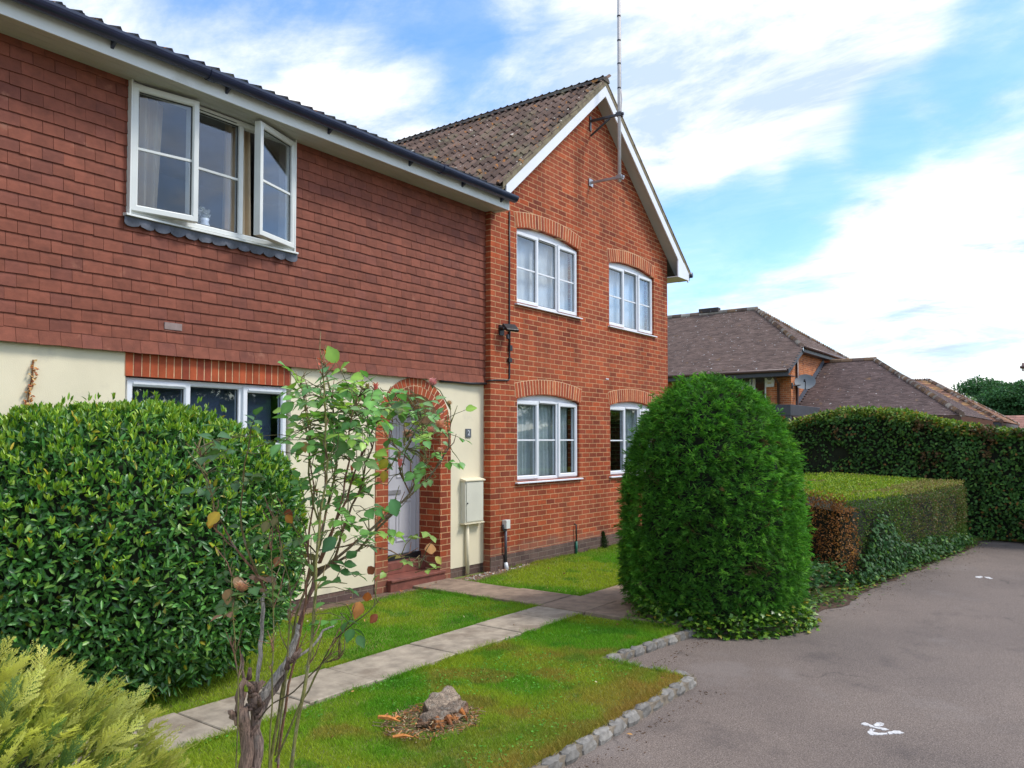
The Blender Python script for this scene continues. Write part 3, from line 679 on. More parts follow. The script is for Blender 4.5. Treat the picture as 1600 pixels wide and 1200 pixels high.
# hanging tiles, 105 mm gauge, every tile its own little slab
def hang_tone(u, v):
    k = random.uniform(.86, 1.12); s = random.random()
    return (.215 * k, .066 * k, .038 * k) if s < .8 else (.19 * k, .060 * k, .038 * k)
TB = 2.545; TOPZ = 4.90
g = MB()
def keep_hang(u, v):
    X = LX0 + u; Z = TB + v
    return Z < TOPZ + .05
def hang_bounds(u, v):
    X = LX0 + u; Z = TB + v
    if Z > WU[2] - .09: return (0, WU[0] - .018 - LX0) if X < (WU[0] + WU[1]) / 2 else (WU[1] + .018 - LX0, LX1 - LX0 - .004)
    return 0, LX1 - LX0 - .004
tile_field(g, (LX0, .105, TB), (1, 0, 0), (0, 0, 1), LX1 - LX0, TOPZ - TB, .165, .1045, .024, keep_hang, hang_tone, bounds=hang_bounds)
# kicked-out bottom course
for i in range(int((LX1 - LX0) / .165)):
    X = LX0 + i * .165; 
    if X + .165 > LX1 - .01: break
    g.cur = hang_tone(0, 0); a = random.uniform(-.003, .003)
    g.add([(X + .0015, .060, TB - .012 + a), (X + .1635, .060, TB - .012 - a), (X + .1635, .088, TB + .115), (X + .0015, .088, TB + .115), (X + .0015, .072, TB - .014 + a), (X + .1635, .072, TB - .014 - a)],
          [(0, 1, 2, 3), (0, 4, 5, 1), (0, 3, 4), (1, 5, 2)])
hang = g.build('tile_hanging', M_TILE, th)
g = MB(); g.cur = (.10, .03, .022); g.box(LX0, .1052, TB + .03, WU[0] - .02, .1248, 4.95); g.box(WU[1] + .02, .1052, TB + .03, LX1, .1248, 4.95); g.box(WU[0] - .019, .1052, TB + .03, WU[1] + .019, .1248, WU[2] - .03); g.build('tile_batten', M_TILE, hang)
g = MB(); t0 = onY(257, 503, .08); t1 = onY(284, 517, .08); g.box(t0.x, .075, t1.z, t1.x, .0862, t0.z); g.build('vent_tile', simple('grey_tile', (.27, .20, .18), .8, .15, 20), th)
# upper window, both side lights swung open
window(th, *WU, .055, M_UPVC_OLD, [WU[0] + .575, WU[0] + 1.095], [(.0, .26, .22, M_CREAM_CURTAIN, .03, .12, .25), (.62, .80, .16, M_CREAM_CURTAIN, .03, .07, -.1)], 0, True, .035, open_=(R(11), R(19)), label='upper three-light window with both side lights swung open')
for a_, b_ in ((WU[0] - .016, WU[0] - .001), (WU[1] + .001, WU[1] + .016)): g = MB(); g.box(a_, .03, WU[2] - .03, b_, .125, 4.898); g.build('window_lining', M_UPVC_OLD, th)
# scalloped lead apron
pts = [(WU[0] - .05, WU[2] - .02), (WU[0] - .05, WU[2] - .085)]; n = 13; w_ = (WU[1] - WU[0] + .1) / n
for i in range(n):
    for t in np.linspace(0, math.pi, 7)[1:]: pts.append((WU[0] - .05 + w_ * (i + .5) - w_ / 2 * math.cos(t), WU[2] - .085 - .034 * math.sin(t) * random.uniform(.8, 1.1)))
pts.append((WU[1] + .05, WU[2] - .02)); g = MB(); top = [(p[0], .045, WU[2] - .02) for p in pts[1:-1]]; bot = [(p[0], .052 + .01 * math.sin(p[0] * 31), p[1]) for p in pts[1:-1]]
back = [(p[0], .062 + .01 * math.sin(p[0] * 31), p[1]) for p in pts[1:-1]]; n = len(top)
g.add(top + bot + back, [(i, i + 1, i + 1 + n, i + n)[::-1] for i in range(n - 1)] + [(i + n, i + 1 + n, i + 1 + 2 * n, i + 2 * n)[::-1] for i in range(n - 1)])
g.build('lead_apron', M_LEAD, th)
# lower window with soldier-course lintel
window(th, *WLo, .175, M_UPVC, [WLo[0] + .60, WLo[0] + 1.165], [(.0, 1.0, .14, simple('grey_blind', (.10, .13, .19), .8, .08, 3), .002, .2, 0)], 0, True, .06, vent='all', label='lower three-light window under the soldier-course lintel')
m = MB(); m.box(3.487, .1175, 2.335, 5.222, .2, 2.548); lin = m.build('lintel', M_MORTAR, th); g = MB(); n = 23; w_ = (5.222 - 3.487) / n
for i in range(n): g.cur = brick_tone(); d = random.uniform(0, .004); g.box(3.487 + i * w_ + .005, .1165 - d, 2.333, 3.487 + (i + 1) * w_ - .005, .199, 2.547)
g.build('lintel_bricks', M_ARCH, lin)
# porch arch: two rings of headers, brick piers, recessed door
g = MB(); Yp = .108; Yd = .46
ring = lambda r, n=40: [(DXc + r * math.cos(t), DSP + r * math.sin(t)) for t in np.linspace(0, math.pi, n)]
o_, i_ = ring(DR + .199), ring(DR); n = len(o_)
V = [(p[0], Yp + .0015, p[1]) for p in o_] + [(p[0], Yp + .0015, p[1]) for p in i_] + [(p[0], Yd + .1, p[1]) for p in i_] + [(p[0], Yd - .2, p[1]) for p in o_]
g.add(V, [(i, i + n, i + 1 + n, i + 1)[::-1] for i in range(n - 1)] + [(i + n, i + 1 + n, i + 1 + 2 * n, i + 2 * n) for i in range(n - 1)])
arch = g.build('porch_arch', M_MORTAR, th); g = MB()
for r0, cnt in ((DR + .001, 21), (DR + .103, 27)):
    for i in range(cnt):
        t0 = math.pi * i / cnt + .0065 / r0; t1 = math.pi * (i + 1) / cnt - .0065 / r0; g.cur = brick_tone(); d = random.uniform(0, .004); g.cur = tuple(c * .95 for c in g.cur)
        g.prism([(DXc + r * math.cos(t), DSP + r * math.sin(t)) for r, t in ((r0, t0), (r0 + .094, t0), (r0 + .094, t1), (r0, t1))], 'y', Yp - d, Yd if r0 < DR + .05 else Yp + .05)
g.build('arch_bricks', M_ARCH, arch)
for x_ in (DXc - DR - .2, DXc + DR): g = MB(); g.box(x_, Yp, -.05, x_ + .2, Yd + .08, DSP); g.build('porch_pier', M_BRICK, th)
g = MB(); g.box(DXc - DR - .02, .04, -.05, DXc + DR + .02, Yd + .1, .135); g.box(DXc - DR - .02, .022, .112, DXc + DR + .02, .06, .142); g.box(DXc - DR, Yd - .1, .135, DXc + DR, Yd + .1, .28); g.build('doorstep', M_QUARRY, th, bevel=.006)
g = MB(); g.box(DXc - DR, Yd - .02, .281, DXc + DR, Yd + .06, .35); g.build('threshold', M_BLACK, th)
g = MB(); g.box(DXc - DR + .004, Yd + .005, .351, DXc - DR + .05, Yd + .07, 2.2); g.box(DXc + DR - .05, Yd + .005, .351, DXc + DR - .004, Yd + .07, 2.2); g.box(DXc - DR + .05, Yd + .005, 2.16, DXc + DR - .05, Yd + .07, 2.2); g.box(DXc - DR, Yd + .03, 2.2, DXc + DR, Yd + .06, 2.4); g.build('door_frame', M_DOOR, th)
g = MB(); g.box(DXc - DR + .052, Yd + .03, .352, DXc + DR - .052, Yd + .075, 2.158)
door = g.build('door', M_DOOR, th); g = MB()
for (a, b) in ((-.33, -.05), (.05, .33)):
    for (c, d) in ((.50, 1.02), (1.30, 2.05)): frame_rect(g, DXc + a, DXc + b, c, d, Yd + .020, Yd + .0298, .03, .012); g.box(DXc + a + .055, Yd + .022, c + .055, DXc + b - .055, Yd + .0298, d - .055)
g.build('panel', M_DOOR, door)
g = MB(); g.box(DXc - .13, Yd + .018, 1.10, DXc + .13, Yd + .0297, 1.15); g.build('letterbox', M_METAL, door); g = MB(); g.box(DXc + .28, Yd - .02, 1.15, DXc + .31, Yd + .0297, 1.18); g.build('handle', M_METAL, door)
# eaves
YE = -.24; SZ = 4.90
g = MB()
for i in range(4): g.box(LX0, YE + .02 + i * .0895, SZ, LX1 + .05, YE + .02 + (i + 1) * .0895 - .004, SZ + .012)
g.box(LX0, YE + .021, SZ + .004, LX1 + .05, .125, SZ + .02); g.build('soffit', M_SOFFIT, th)
g = MB(); g.box(LX0, YE, SZ - .008, 8.545, YE + .018, SZ + .19); g.box(8.50, YE + .0185, SZ - .008, 8.545, -.002, SZ + .20); g.box(8.44, YE - .001, SZ - .009, 8.444, YE, SZ + .19); g.build('fascia', M_UPVC_OLD, th)
gut = MB(); gy, gz_, gr = YE - .075, SZ + .165, .070; n = 12
xs = [LX0, 8.56]; V = []
for r_ in (gr, gr - .005):
    for X in xs:
        for i in range(n + 1): t = math.pi + math.pi * i / n; V.append((X, gy + r_ * math.cos(t), gz_ + r_ * math.sin(t) * 1.1))
q = n + 1
gut.add(V, [(i, i + 1, q + i + 1, q + i) for i in range(n)] + [(2 * q + i, 3 * q + i, 3 * q + i + 1, 2 * q + i + 1) for i in range(n)])
gut.prism([(gy + gr * math.cos(t), gz_ + gr * math.sin(t) * 1.1) for t in np.linspace(math.pi, 2 * math.pi, 12)], 'x', 8.555, 8.572)
for X in (4.0, 7.1, 1.1): gut.prism([(gy + (gr + .006) * math.cos(t), gz_ - .002 + (gr + .006) * math.sin(t) * 1.1) for t in np.linspace(math.pi, 2 * math.pi, 12)], 'x', X - .04, X + .04)
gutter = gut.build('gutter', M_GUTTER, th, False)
for X in (2.0, 3.15, 4.2, 5.4, 6.6, 7.55, 8.35, .9, -.2):
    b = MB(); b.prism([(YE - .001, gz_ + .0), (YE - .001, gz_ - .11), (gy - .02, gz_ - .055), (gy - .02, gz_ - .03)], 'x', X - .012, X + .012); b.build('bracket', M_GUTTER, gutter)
g = MB(); rsl = math.tan(R(25.5)); org = Vector((LX0, YE - .03, SZ + .175)); vv = Vector((0, 1, rsl))
pantiles(g, org, (1, 0, 0), vv, 11.4, 4.9 / math.cos(R(25.5)), lambda a, b: LX0 + a < 8.40 + max(0, (b * .9 * rsl - .15)) / LSL, lambda u, r: tuple(c * random.uniform(.8, 1.1) for c in (.05, .05, .055)), gauge=.33)
roof2 = g.build('roof', M_PAN, th)
g = MB(); g.obox(org + Vector((0, .04, -.05)), (11.35, 0, 0), vv * 4.86, (0, 0, .02)); g.obox(org + Vector((0, 9.5, -.05)), (11.35, 0, 0), Vector((0, -4.64, 4.64 * rsl)), (0, 0, .02)); g.build('roof_deck', M_PAN_EDGE, roof2)

# ------------------------------------------------------------------ fittings on the walls
M_CAB = simple('cream_cabinet', (.66, .64, .52), .5, .06, 4, stain=((.50, .47, .36), 5, .6))
t = thing('meter_cabinet', (8.16, .12, .68), 'pale cream wall-mounted meter cabinet on the render right of the porch', 'meter box')
g = MB(); g.box(7.965, .045, .69, 8.345, .1198, 1.235); g.build('box', M_CAB, t, bevel=.006)
g = MB(); g.box(7.985, .034, .705, 8.33, .0445, 1.22); g.build('door', M_CAB, t, bevel=.004)
g = MB(); g.prism([(.1198, 1.236), (.1198, 1.275), (.022, 1.25), (.022, 1.236)], 'x', 7.95, 8.36); g.build('hood', M_RENDER, t); g = MB(); g.box(7.945, .03, .675, 8.35, .1198, .6895); g.build('base_tray', M_RENDER, t)
g = MB(); g.tube([(8.0, .034, .95), (8.0, .026, .95)], .01, 8); g.build('lock', M_DARKMETAL, t)
g = MB(); g.tube([(8.06, .09, .68), (8.06, .088, .35), (8.065, .085, .03)], .026, 10); g.build('conduit', M_RENDER, t, True)
t = thing('house_number_sign', (8.107, .12, 1.81), 'small square slate-grey house number plate reading 2 on the cream render', 'house number')
g = MB(); g.box(8.052, .106, 1.808, 8.162, .1197, 1.925); g.build('plate', simple('slate', (.10, .11, .12), .6, .2, 20), t, bevel=.003)
tc_ = bpy.data.curves.new('digit', 'FONT'); tc_.body = '2'; tc_.size = .095; tc_.extrude = .002; tc_.align_x = 'CENTER'; tc_.align_y = 'CENTER'
to = bpy.data.objects.new('digit_curve', tc_); col.objects.link(to); bpy.context.view_layer.update()
me = bpy.data.meshes.new_from_object(to.evaluated_get(bpy.context.evaluated_depsgraph_get())); bpy.data.objects.remove(to)
dg = bpy.data.objects.new('digit', me); col.objects.link(dg); dg.parent = t; dg.rotation_euler = (R(90), 0, 0); dg.location = (0, -.017, .057); me.materials.clear(); me.materials.append(M_UPVC)
# flood light
t = thing('flood_light', (8.72, 0, 3.3), 'black security flood light tilted down on the brick corner pier', 'flood light')
g = MB(); c = Vector((8.72, -.13, 3.32)); u = Vector((.9, -.35, 0)).normalized(); v = Vector((.35, .62, .55)).normalized(); v = (v - u * v.dot(u)).normalized(); w = u.cross(v)
g.obox(c - u * .1 - v * .075 - w * .02, u * .2, v * .15, w * .04); g.build('lamp_housing', M_BLACK, t, bevel=.006)
g = MB(); s_ = -1 if w.z > 0 else 1; base = c + w * (.0205 * s_); g.obox(base - u * .08 - v * .055, u * .16, v * .11, w * .003 * s_); g.build('lens', simple('lamp_lens', (.45, .43, .38), .25, .2, 30), t)
g = MB(); g.bar((8.66, -.002, 3.30), (8.66, -.13, 3.30), .02, .03); g.box(8.62, -.02, 3.22, 8.72, -.001, 3.36); g.tube([(8.58, -.04, 3.31), (8.58, -.12, 3.30)], .018, 8); g.build('bracket', M_BLACK, t)
g = MB(); g.tube([(8.66, -.12, 3.22), (8.66, -.13, 3.16)], .022, 8); g.build('sensor', M_BLACK, t)
g = MB(); g.box(8.83, -.04, 3.02, 8.89, -.001, 3.10); tag(g.build('junction_box', M_BLACK, None, bevel=.004), 'upper small black junction box on the cable, just below the flood light', 'junction box')
g = MB(); g.box(8.82, -.035, 2.86, 8.885, -.001, 2.92); tag(g.build('junction_box', M_BLACK, None, bevel=.004), 'lower small black junction box on the cable down the brick pier', 'junction box')
g = MB(); g.tube([(8.852, -.012, 4.99), (8.853, -.012, 4.2), (8.85, -.013, 3.4), (8.856, -.012, 2.9), (8.852, -.012, 2.64), (8.83, -.012, 2.608), (8.5, -.012, 2.59), (8.425, -.012, 2.58), (8.41, .05, 2.575)], .011, 8)
g.tube([(8.41, .05, 2.54), (8.1, .07, 2.525), (7.8, .08, 2.53), (7.52, .085, 2.525)], .017, 8); g.tube([(8.852, -.03, 3.36), (8.83, -.04, 3.2), (8.845, -.03, 3.05)], .006, 6)
tag(g.build('cable', M_BLACK, None, True), 'black electric cable running down the brick pier and along under the hanging tiles', 'cable')
# aerial mast
t = thing('aerial_mast', (11.115, -.52, 5.9), 'tall white taped aerial pole on two wall brackets in front of the gable', 'aerial')
g = MB(); g.tube([(11.115, -.52, 5.91), (11.117, -.52, 7.2), (11.125, -.52, 9.8)], .028, 12); g.build('pole', M_POLE, t, True)
for z in (7.42, 7.82, 8.2, 8.6, 9.0):
    g = MB(); g.tube([(11.118, -.52, z), (11.118, -.52, z + .022)], .0305, 12); g.build('tape_band', M_BLACK, t)
g = MB(); g.tube([(11.145, -.54, 7.42), (11.16, -.545, 7.25), (11.155, -.535, 7.1), (11.13, -.55, 7.02)], .008, 6); g.tube([(11.15, -.535, 9.8), (11.148, -.535, 8.6), (11.146, -.535, 7.42)], .007, 6); g.build('coax_cable', M_POLE, t, True)
for zb, zz in ((7.0, 6.92), (5.98, 5.98)):
    g = MB(); g.bar((11.075, -.004, zb), (11.115, -.60, zb), .035, .035)
    g.bar((11.075, -.01, zb - .16), (11.075, -.01, zb + .08), .05, .012, (0, 1, 0)) if zb > 6.5 else g.bar((11.075, -.012, zb - .06), (11.075, -.012, zb + .06), .12, .014, (0, 1, 0))
    if zb > 6.5: g.bar((11.08, -.01, zb - .24), (11.105, -.36, zb - .02), .025, .025)
    g.box(11.07, -.57, zb - .03, 11.165, -.48, zb + .03); g.build('wall_bracket', M_DARKMETAL if zb > 6.5 else M_METAL, t)
# waste pipe with grey box, sleeve pipe
t = thing('waste_pipe', (8.74, -.03, 0), 'dark waste pipe topped by a small grey box low on the brick pier', 'pipe')
g = MB(); g.box(8.70, -.075, .56, 8.79, -.001, .68); g.build('box', M_UPVC_OLD, t, bevel=.005)
g = MB(); g.tube([(8.735, -.035, .56), (8.735, -.035, .05)], .02, 10); g.tube([(8.69, -.02, .62), (8.69, -.03, .55), (8.72, -.035, .52)], .012, 6); g.build('pipe', M_DARKMETAL, t, True)
g = MB(); g.tube([(8.735, -.035, .10), (8.74, -.05, .0)], [.024, .034], 10); g.build('shoe', M_UPVC, t, True)
t = thing('sleeved_pipe', (10.56, -.03, 0), 'thin dark pipe with a green sleeve low on the brick gable wall', 'pipe')
g = MB(); g.tube([(10.555, -.006, .47), (10.556, -.034, .455), (10.56, -.034, .17)], .012, 8); g.build('pipe', M_BLACK, t, True)
g = MB(); g.tube([(10.56, -.034, .20), (10.562, -.034, .0)], .019, 8); g.build('sleeve', M_GREENPIPE, t, True)
g = MB(); a = onY(948, 592, 0); g.box(a.x - .035, -.012, a.z - .008, a.x + .05, -.001, a.z + .008); tag(g.build('wall_clip', M_UPVC, None), 'tiny white clip fixed to the brickwork between the gable windows', 'clip')
# things seen in the upper window
t = thing('vase', (4.25, .25, 3.76), 'small white jug of pale flowers on the sill inside the open upstairs window', 'vase')
g = MB(); g.tube([(4.3, .24, 3.735), (4.3, .24, 3.76), (4.3, .24, 3.82), (4.3, .24, 3.87), (4.3, .24, 3.90)], [.03, .045, .055, .035, .045], 12); g.build('jug', M_UPVC, t, True)
pt = rng.normal(0, 1, (260, 3)); pt = unit(pt) * rng.uniform(.02, .075, (260, 1)) + np.array((4.3, .30, 3.95)); g_ = leaves(pt, rng.normal(0, 1, (260, 3)), rng.normal(0, 1, (260, 3)), .04, .03, T_SMALL, F_SMALL, np.tile((.6, .6, .58), (260, 1)) * rng.uniform(.6, 1.1, (260, 1))); np_mesh('flowers', *g_, M_LEAF_MATT, t)
# dead vine on the render
g = MB(); P = [onY(x, y, .11) for x, y in ((52, 562), (50, 590), (46, 610), (42, 640), (38, 690))]
g.cur = (.25, .12, .05); g.tube(P, .006, 6)
for i in range(90):
    k = random.random() ** .8 * 3.99; a = P[int(k)].lerp(P[int(k) + 1], k % 1) + Vector((random.uniform(-.02, .02), random.uniform(-.02, 0), 0)); k2 = random.uniform(.7, 1.2); g.cur = random.choice([(.50 * k2, .22 * k2, .06 * k2), (.55 * k2, .36 * k2, .15 * k2), (.36 * k2, .12 * k2, .05 * k2)])
    d = Vector((random.uniform(-1, 1), random.uniform(-.6, 0), random.uniform(-1, .6))).normalized() * .03; e = d.orthogonal().normalized() * .012
    g.add([a, a + d * .5 + e, a + d, a + d * .5 - e], [(0, 1, 2, 3)])
tag(g.build('dead_vine', M_WOODCHIP, None), 'dried orange-brown vine stem clinging to the cream render above the laurel', 'vine')

# ------------------------------------------------------------------ neighbouring house behind
def plain_tone(u, v):
    k = random.uniform(.8, 1.2); return (.145 * k, .098 * k, .080 * k)
def roof_plane(g, pts, tone=plain_tone, tw=.17, gauge=.105, thick=.016):
    "plain tiles over a planar roof polygon; the first edge pts[0] -> pts[1] is the eave"
    P = [Vector(p) for p in pts]; u = (P[1] - P[0]).normalized(); nrm = (P[1] - P[0]).cross(P[2] - P[1]).normalized()
    if nrm.z < 0: nrm = -nrm
    v = nrm.cross(u)
    if v.z < 0: v = -v
    q = [((p - P[0]).dot(u), (p - P[0]).dot(v)) for p in P]
    u0 = min(a for a, b in q); ul = max(a for a, b in q) - u0; vl = max(b for a, b in q)
    def inside(a, b):
        a += u0; r = False; j = len(q) - 1
        for i in range(len(q)):
            if (q[i][1] > b) != (q[j][1] > b) and a < (q[j][0] - q[i][0]) * (b - q[i][1]) / (q[j][1] - q[i][1]) + q[i][0]: r = not r
            j = i
        return r
    g.cur = (.08, .06, .055); g.add([p - nrm * .02 for p in P], [tuple(range(len(P)))] )
    V0 = P[0] + u * u0; U, Vv = u, v
    s = u.cross(v).dot(nrm)
    tile_field(g, V0, u, v, ul, vl, tw, gauge, thick, inside, tone, lean=(1 if s > 0 else -1), jit=.006)
def hip_tiles(g, a, b, tone, r=.09):
    a, b = Vector(a), Vector(b); L = (b - a).length; n = int(L / .11); d = (b - a) / n
    for i in range(n):
        g.cur = tone(); g.tube([a + d * i + Vector((0, 0, .03)), a + d * (i + 1.15) - Vector((0, 0, .025))], [r, r * .62], 8)
def bonnet(): k = random.uniform(.7, 1.25); return random.choice([(.17 * k, .115 * k, .09 * k), (.24 * k, .15 * k, .09 * k), (.36 * k, .31 * k, .26 * k)])
nb = thing('neighbour_house', (29.4, 2.3, 0), 'orange brick neighbouring house with hipped brown tiled roofs, beyond the hedges', 'house')
XW = 28.7; YW = 2.25; EZ = 4.36
Eb = onY(1232, 577, 2.05); A = onY(1252, 541, 2.05)
tS = (A.z - Eb.z) / (A.x - Eb.x); XR = 33.0; ZR = Eb.z + (XR - Eb.x) * tS; AF = Vector((2 * XR - A.x, 2.05, A.z))
rr = onX(1180, 487, XR); YR = rr.y; ZR = min(ZR, rr.z + .1) if abs(ZR - rr.z) < .8 else rr.z
tS = (ZR - Eb.z) / (XR - Eb.x); A = Vector((Eb.x + (A.z - Eb.z) / tS, 2.05, A.z)); AF = Vector((2 * XR - A.x, 2.05, A.z))
g = MB()
roof_plane(g, [(Eb.x, 2.05, Eb.z), (Eb.x, 16, Eb.z), (XR, 16, ZR), (XR, YR, ZR), tuple(A)])
roof_plane(g, [tuple(A), tuple(AF), (XR, YR, ZR)])
nroof = g.build('roof', M_PLAIN, nb)
g = MB(); hip_tiles(g, A, (XR, YR, ZR + .02), bonnet); hip_tiles(g, AF, (XR, YR, ZR + .02), bonnet); g.build('hip_tiles', M_PLAIN, nroof)
g = MB(); y = YR - .1
while y < 16: g.cur = bonnet(); g.tube([(XR, y, ZR), (XR, y + .42, ZR)], .12, 8); y += .43
g.build('ridge_tile', M_PLAIN, nroof)
rv = onX(1107, 493, XR); g = MB(); g.cur = (.06, .05, .05); g.box(XR - .15, rv.y - .5, ZR + .05, XR + .15, rv.y + .4, ZR + .24); g.build('ridge_vent', M_PLAIN, nroof, bevel=.02)
wx1 = 2 * XR - XW
NW = [(onX(1142, 590, XW).y, onX(1197, 590, XW).y, 3.0, 4.2)]
g = MB(); g.prism([(XW, 0), (wx1, 0), (wx1, Eb.z - .2), (AF.x - .3, A.z - .1), (A.x + .3, A.z - .1), (XW, Eb.z - .15)], 'y', YW, YW + .25)
ya, yb, za, zb = NW[0][1], NW[0][0], 3.05, 4.17
for (a, b, c, d) in ((YW + .251, ya, 0, 4.3), (yb, 16, 0, 4.3), (ya, yb, 0, za), (ya, yb, zb, 4.3)): g.box(XW, a, c, XW + .25, b, d)
g.build('wall', M_BRICK_FAR, nb)
g = MB(); g.box(XW + 2, YW + .3, 0, XW + 2.1, 16, 4.3); g.box(XW + .26, YW + .3, 2.4, XW + 2, 16, 2.5); g.build('interior', M_ROOM, nb)
g = MB(); xw = XW + .05; g.box(xw, ya, za, xw + .07, ya + .07, zb); g.box(xw, yb - .07, za, xw + .07, yb, zb); g.box(xw, ya + .07, za, xw + .07, yb - .07, za + .07); g.box(xw, ya + .07, zb - .07, xw + .07, yb - .07, zb)
ym = ya + (yb - ya) * .36; g.box(xw + .002, ym - .05, za + .07, xw + .068, ym + .05, zb - .07); g.box(xw + .003, ym + .05, zb - .42, xw + .067, yb - .07, zb - .36)
wn = g.build('window', M_UPVC, nb)
g = MB(); g.box(xw + .03, ya + .06, za + .06, xw + .036, yb - .06, zb - .06); g.build('pane', M_GLASS, wn)
g = MB(); a_, b_ = ym + .07, yb - .09; lo = .12
g.obox((xw - .02, a_, zb - .1), (0, b_ - a_, 0), (0, 0, .05), (-.02, 0, 0)); g.obox((xw - lo, a_, zb - .40), (0, b_ - a_, 0), (0, 0, .06), (-.02, 0, 0)); g.obox((xw - .02, a_, zb - .1), (0, .06, 0), (-lo + .02, 0, -.3), (-.02, 0, .02)); g.obox((xw - .02, b_ - .06, zb - .1), (0, .06, 0), (-lo + .02, 0, -.3), (-.02, 0, .02))
g.build('top_casement', M_UPVC, wn); g = MB(); g.box(XW - .08, ya - .08, za - .05, xw, yb + .08, za); g.build('sill', M_UPVC, wn)
g = MB(); g.box(Eb.x + .02, 2.08, Eb.z - .22, Eb.x + .04, 16, Eb.z - .02); g.box(Eb.x + .04, 2.08, Eb.z - .2, XW - .001, 16, Eb.z - .18)
g.prism([(Eb.x - .02, Eb.z - .16), (Eb.x - .02, Eb.z), (A.x, A.z - .01), (A.x + .12, A.z - .2)], 'y', 2.03, 2.06); g.box(A.x, 1.98, A.z - .2, AF.x, 2.0, A.z - .02); g.box(A.x, 2.0, A.z - .2, AF.x, YW - .001, A.z - .18); g.build('fascia', M_ANTHRACITE, nb)
g = MB(); g.tube([(Eb.x - .06, 2.1, Eb.z - .03), (Eb.x - .06, 16, Eb.z - .03)], .055, 8); g.tube([(A.x, 1.93, A.z - .03), (AF.x, 1.93, A.z - .03)], .055, 8); g.build('gutter', M_BROWNPIPE, nb, True)
for (px, pl) in ((1216, 'x'), (1243, 'y')):
    g = MB()
    if pl == 'x': y = onX(px, 600, XW - .05).y; g.tube([(Eb.x + .1, y, Eb.z - .1), (XW - .05, y, Eb.z - .4), (XW - .05, y, 0)], .045, 8)
    else: x = onY(1246, 600, YW - .05).x; g.tube([(x, YW - .05, A.z - .1), (x, YW - .05, 0)], .05, 8)
    g.build('downpipe', M_BROWNPIPE, nb, True)
# wing with hipped end
F1, F2 = onY(1287, 568, YW), onY(1248, 632, YW)
tW = (F1.z - F2.z) / (F1.x - F2.x); XC = F1.x + .1; ZC = F1.z + .05
YC1 = onX(1365, 560, XC).y; EC = Vector((28.6, -3.1, ZC - (XC - 28.6) * tW)); XE2 = 37.7
g = MB()
def wing_tone(u, v): k = random.uniform(.8, 1.2); return (.118 * k, .080 * k, .072 * k)
roof_plane(g, [tuple(EC), (28.6, YW, EC.z), (XC, YW, ZC), (XC, YC1, ZC)], wing_tone); roof_plane(g, [tuple(EC), (XE2, -3.1, EC.z), (XC, YC1, ZC)], wing_tone)
wr = g.build('wing_roof', M_PLAIN, nb); g = MB(); hip_tiles(g, EC, (XC, YC1, ZC), bonnet, .10); g.build('hip_tiles', M_PLAIN, wr)
g = MB(); y = YC1 - .1
while y < YW - .3: g.cur = bonnet(); g.tube([(XC, y, ZC), (XC, y + .42, ZC)], .11, 8); y += .43
g.build('ridge_tile', M_PLAIN, wr)
g = MB(); g.obox((F2.x - .35, YW - .012, F2.z - .12), (F1.x - F2.x + .3, 0, F1.z - F2.z + .1), (0, -.02, 0), (0, 0, .22)); g.build('flashing', M_LEAD, wr)
g = MB(); g.box(28.9, -2.85, 0, XE2 - .3, YW - .3, EC.z - .02); g.build('wing_wall', M_BRICK_FAR, nb)
g = MB(); g.box(28.62, -3.08, EC.z - .2, XE2, -3.06, EC.z - .02); g.box(28.6, -3.08, EC.z - .2, 28.62, YW, EC.z - .02); g.build('wing_fascia', M_BROWNPIPE, nb)
# alarm box and dish
t = thing('alarm_box', (XW, 3.0, 3.7), 'white alarm box on the neighbouring house between the window and the downpipe', 'alarm box')
p = onX(1203.5, 593, XW); g = MB(); g.prism([(p.y - .15, p.z - .27), (p.y + .15, p.z - .27), (p.y + .17, p.z - .1), (p.y + .17, p.z + .2), (p.y + .13, p.z + .26), (p.y - .13, p.z + .26), (p.y - .17, p.z + .2), (p.y - .17, p.z - .1)], 'x', XW - .09, XW - .001); g.build('case', M_UPVC, t, bevel=.02)
g = MB(); g.tube([(XW - .0905, p.y, p.z + .07), (XW - .094, p.y, p.z + .07)], .10, 14); g.build('emblem', simple('alarm_grey', (.16, .17, .2), .5, .2, 30), t)
g = MB(); g.box(XW - .0935, p.y - .07, p.z - .16, XW - .0905, p.y + .07, p.z - .11); g.build('sticker', simple('alarm_cream', (.62, .55, .30), .5, .1, 30), t)
t = thing('satellite_dish', (29.6, 2.0, 3.7), 'grey oval satellite dish bracketed to the corner of the neighbouring house', 'satellite dish')
c = at(1258, 598, 28.6); d = Vector((-.80, -.25, .52)).normalized(); uu = d.cross(Vector((0, 0, 1))).normalized(); vv_ = uu.cross(d); g = MB(); V = []; F = []; S = 24
for k in range(5):
    for i in range(S): r = k / 4; V.append(c + (uu * math.cos(i * 2 * math.pi / S) * .36 + vv_ * math.sin(i * 2 * math.pi / S) * .33) * r + d * (.07 * r * r))
F = [(k * S + i, k * S + (i + 1) % S, (k + 1) * S + (i + 1) % S, (k + 1) * S + i) for k in range(4) for i in range(S)]
g.add(V, F); g.build('dish', simple('dish_grey', (.20, .23, .25), .6, .06, 4), t, True)
g = MB(); wl = Vector((XW + .1, YW, c.z - .12)); g.tube([c - d * .02, c - d * .12, wl], .025, 8); g.tube([c - vv_ * .34 + d * .06, c + d * .42 - vv_ * .22], .014, 6); g.box(wl.x - .08, YW - .02, wl.z - .1, wl.x + .08, YW - .001, wl.z + .1); g.obox(c + d * .38 - vv_ * .24, d * .1, uu * .06, vv_ * .06); g.build('bracket', M_BLACK, t)
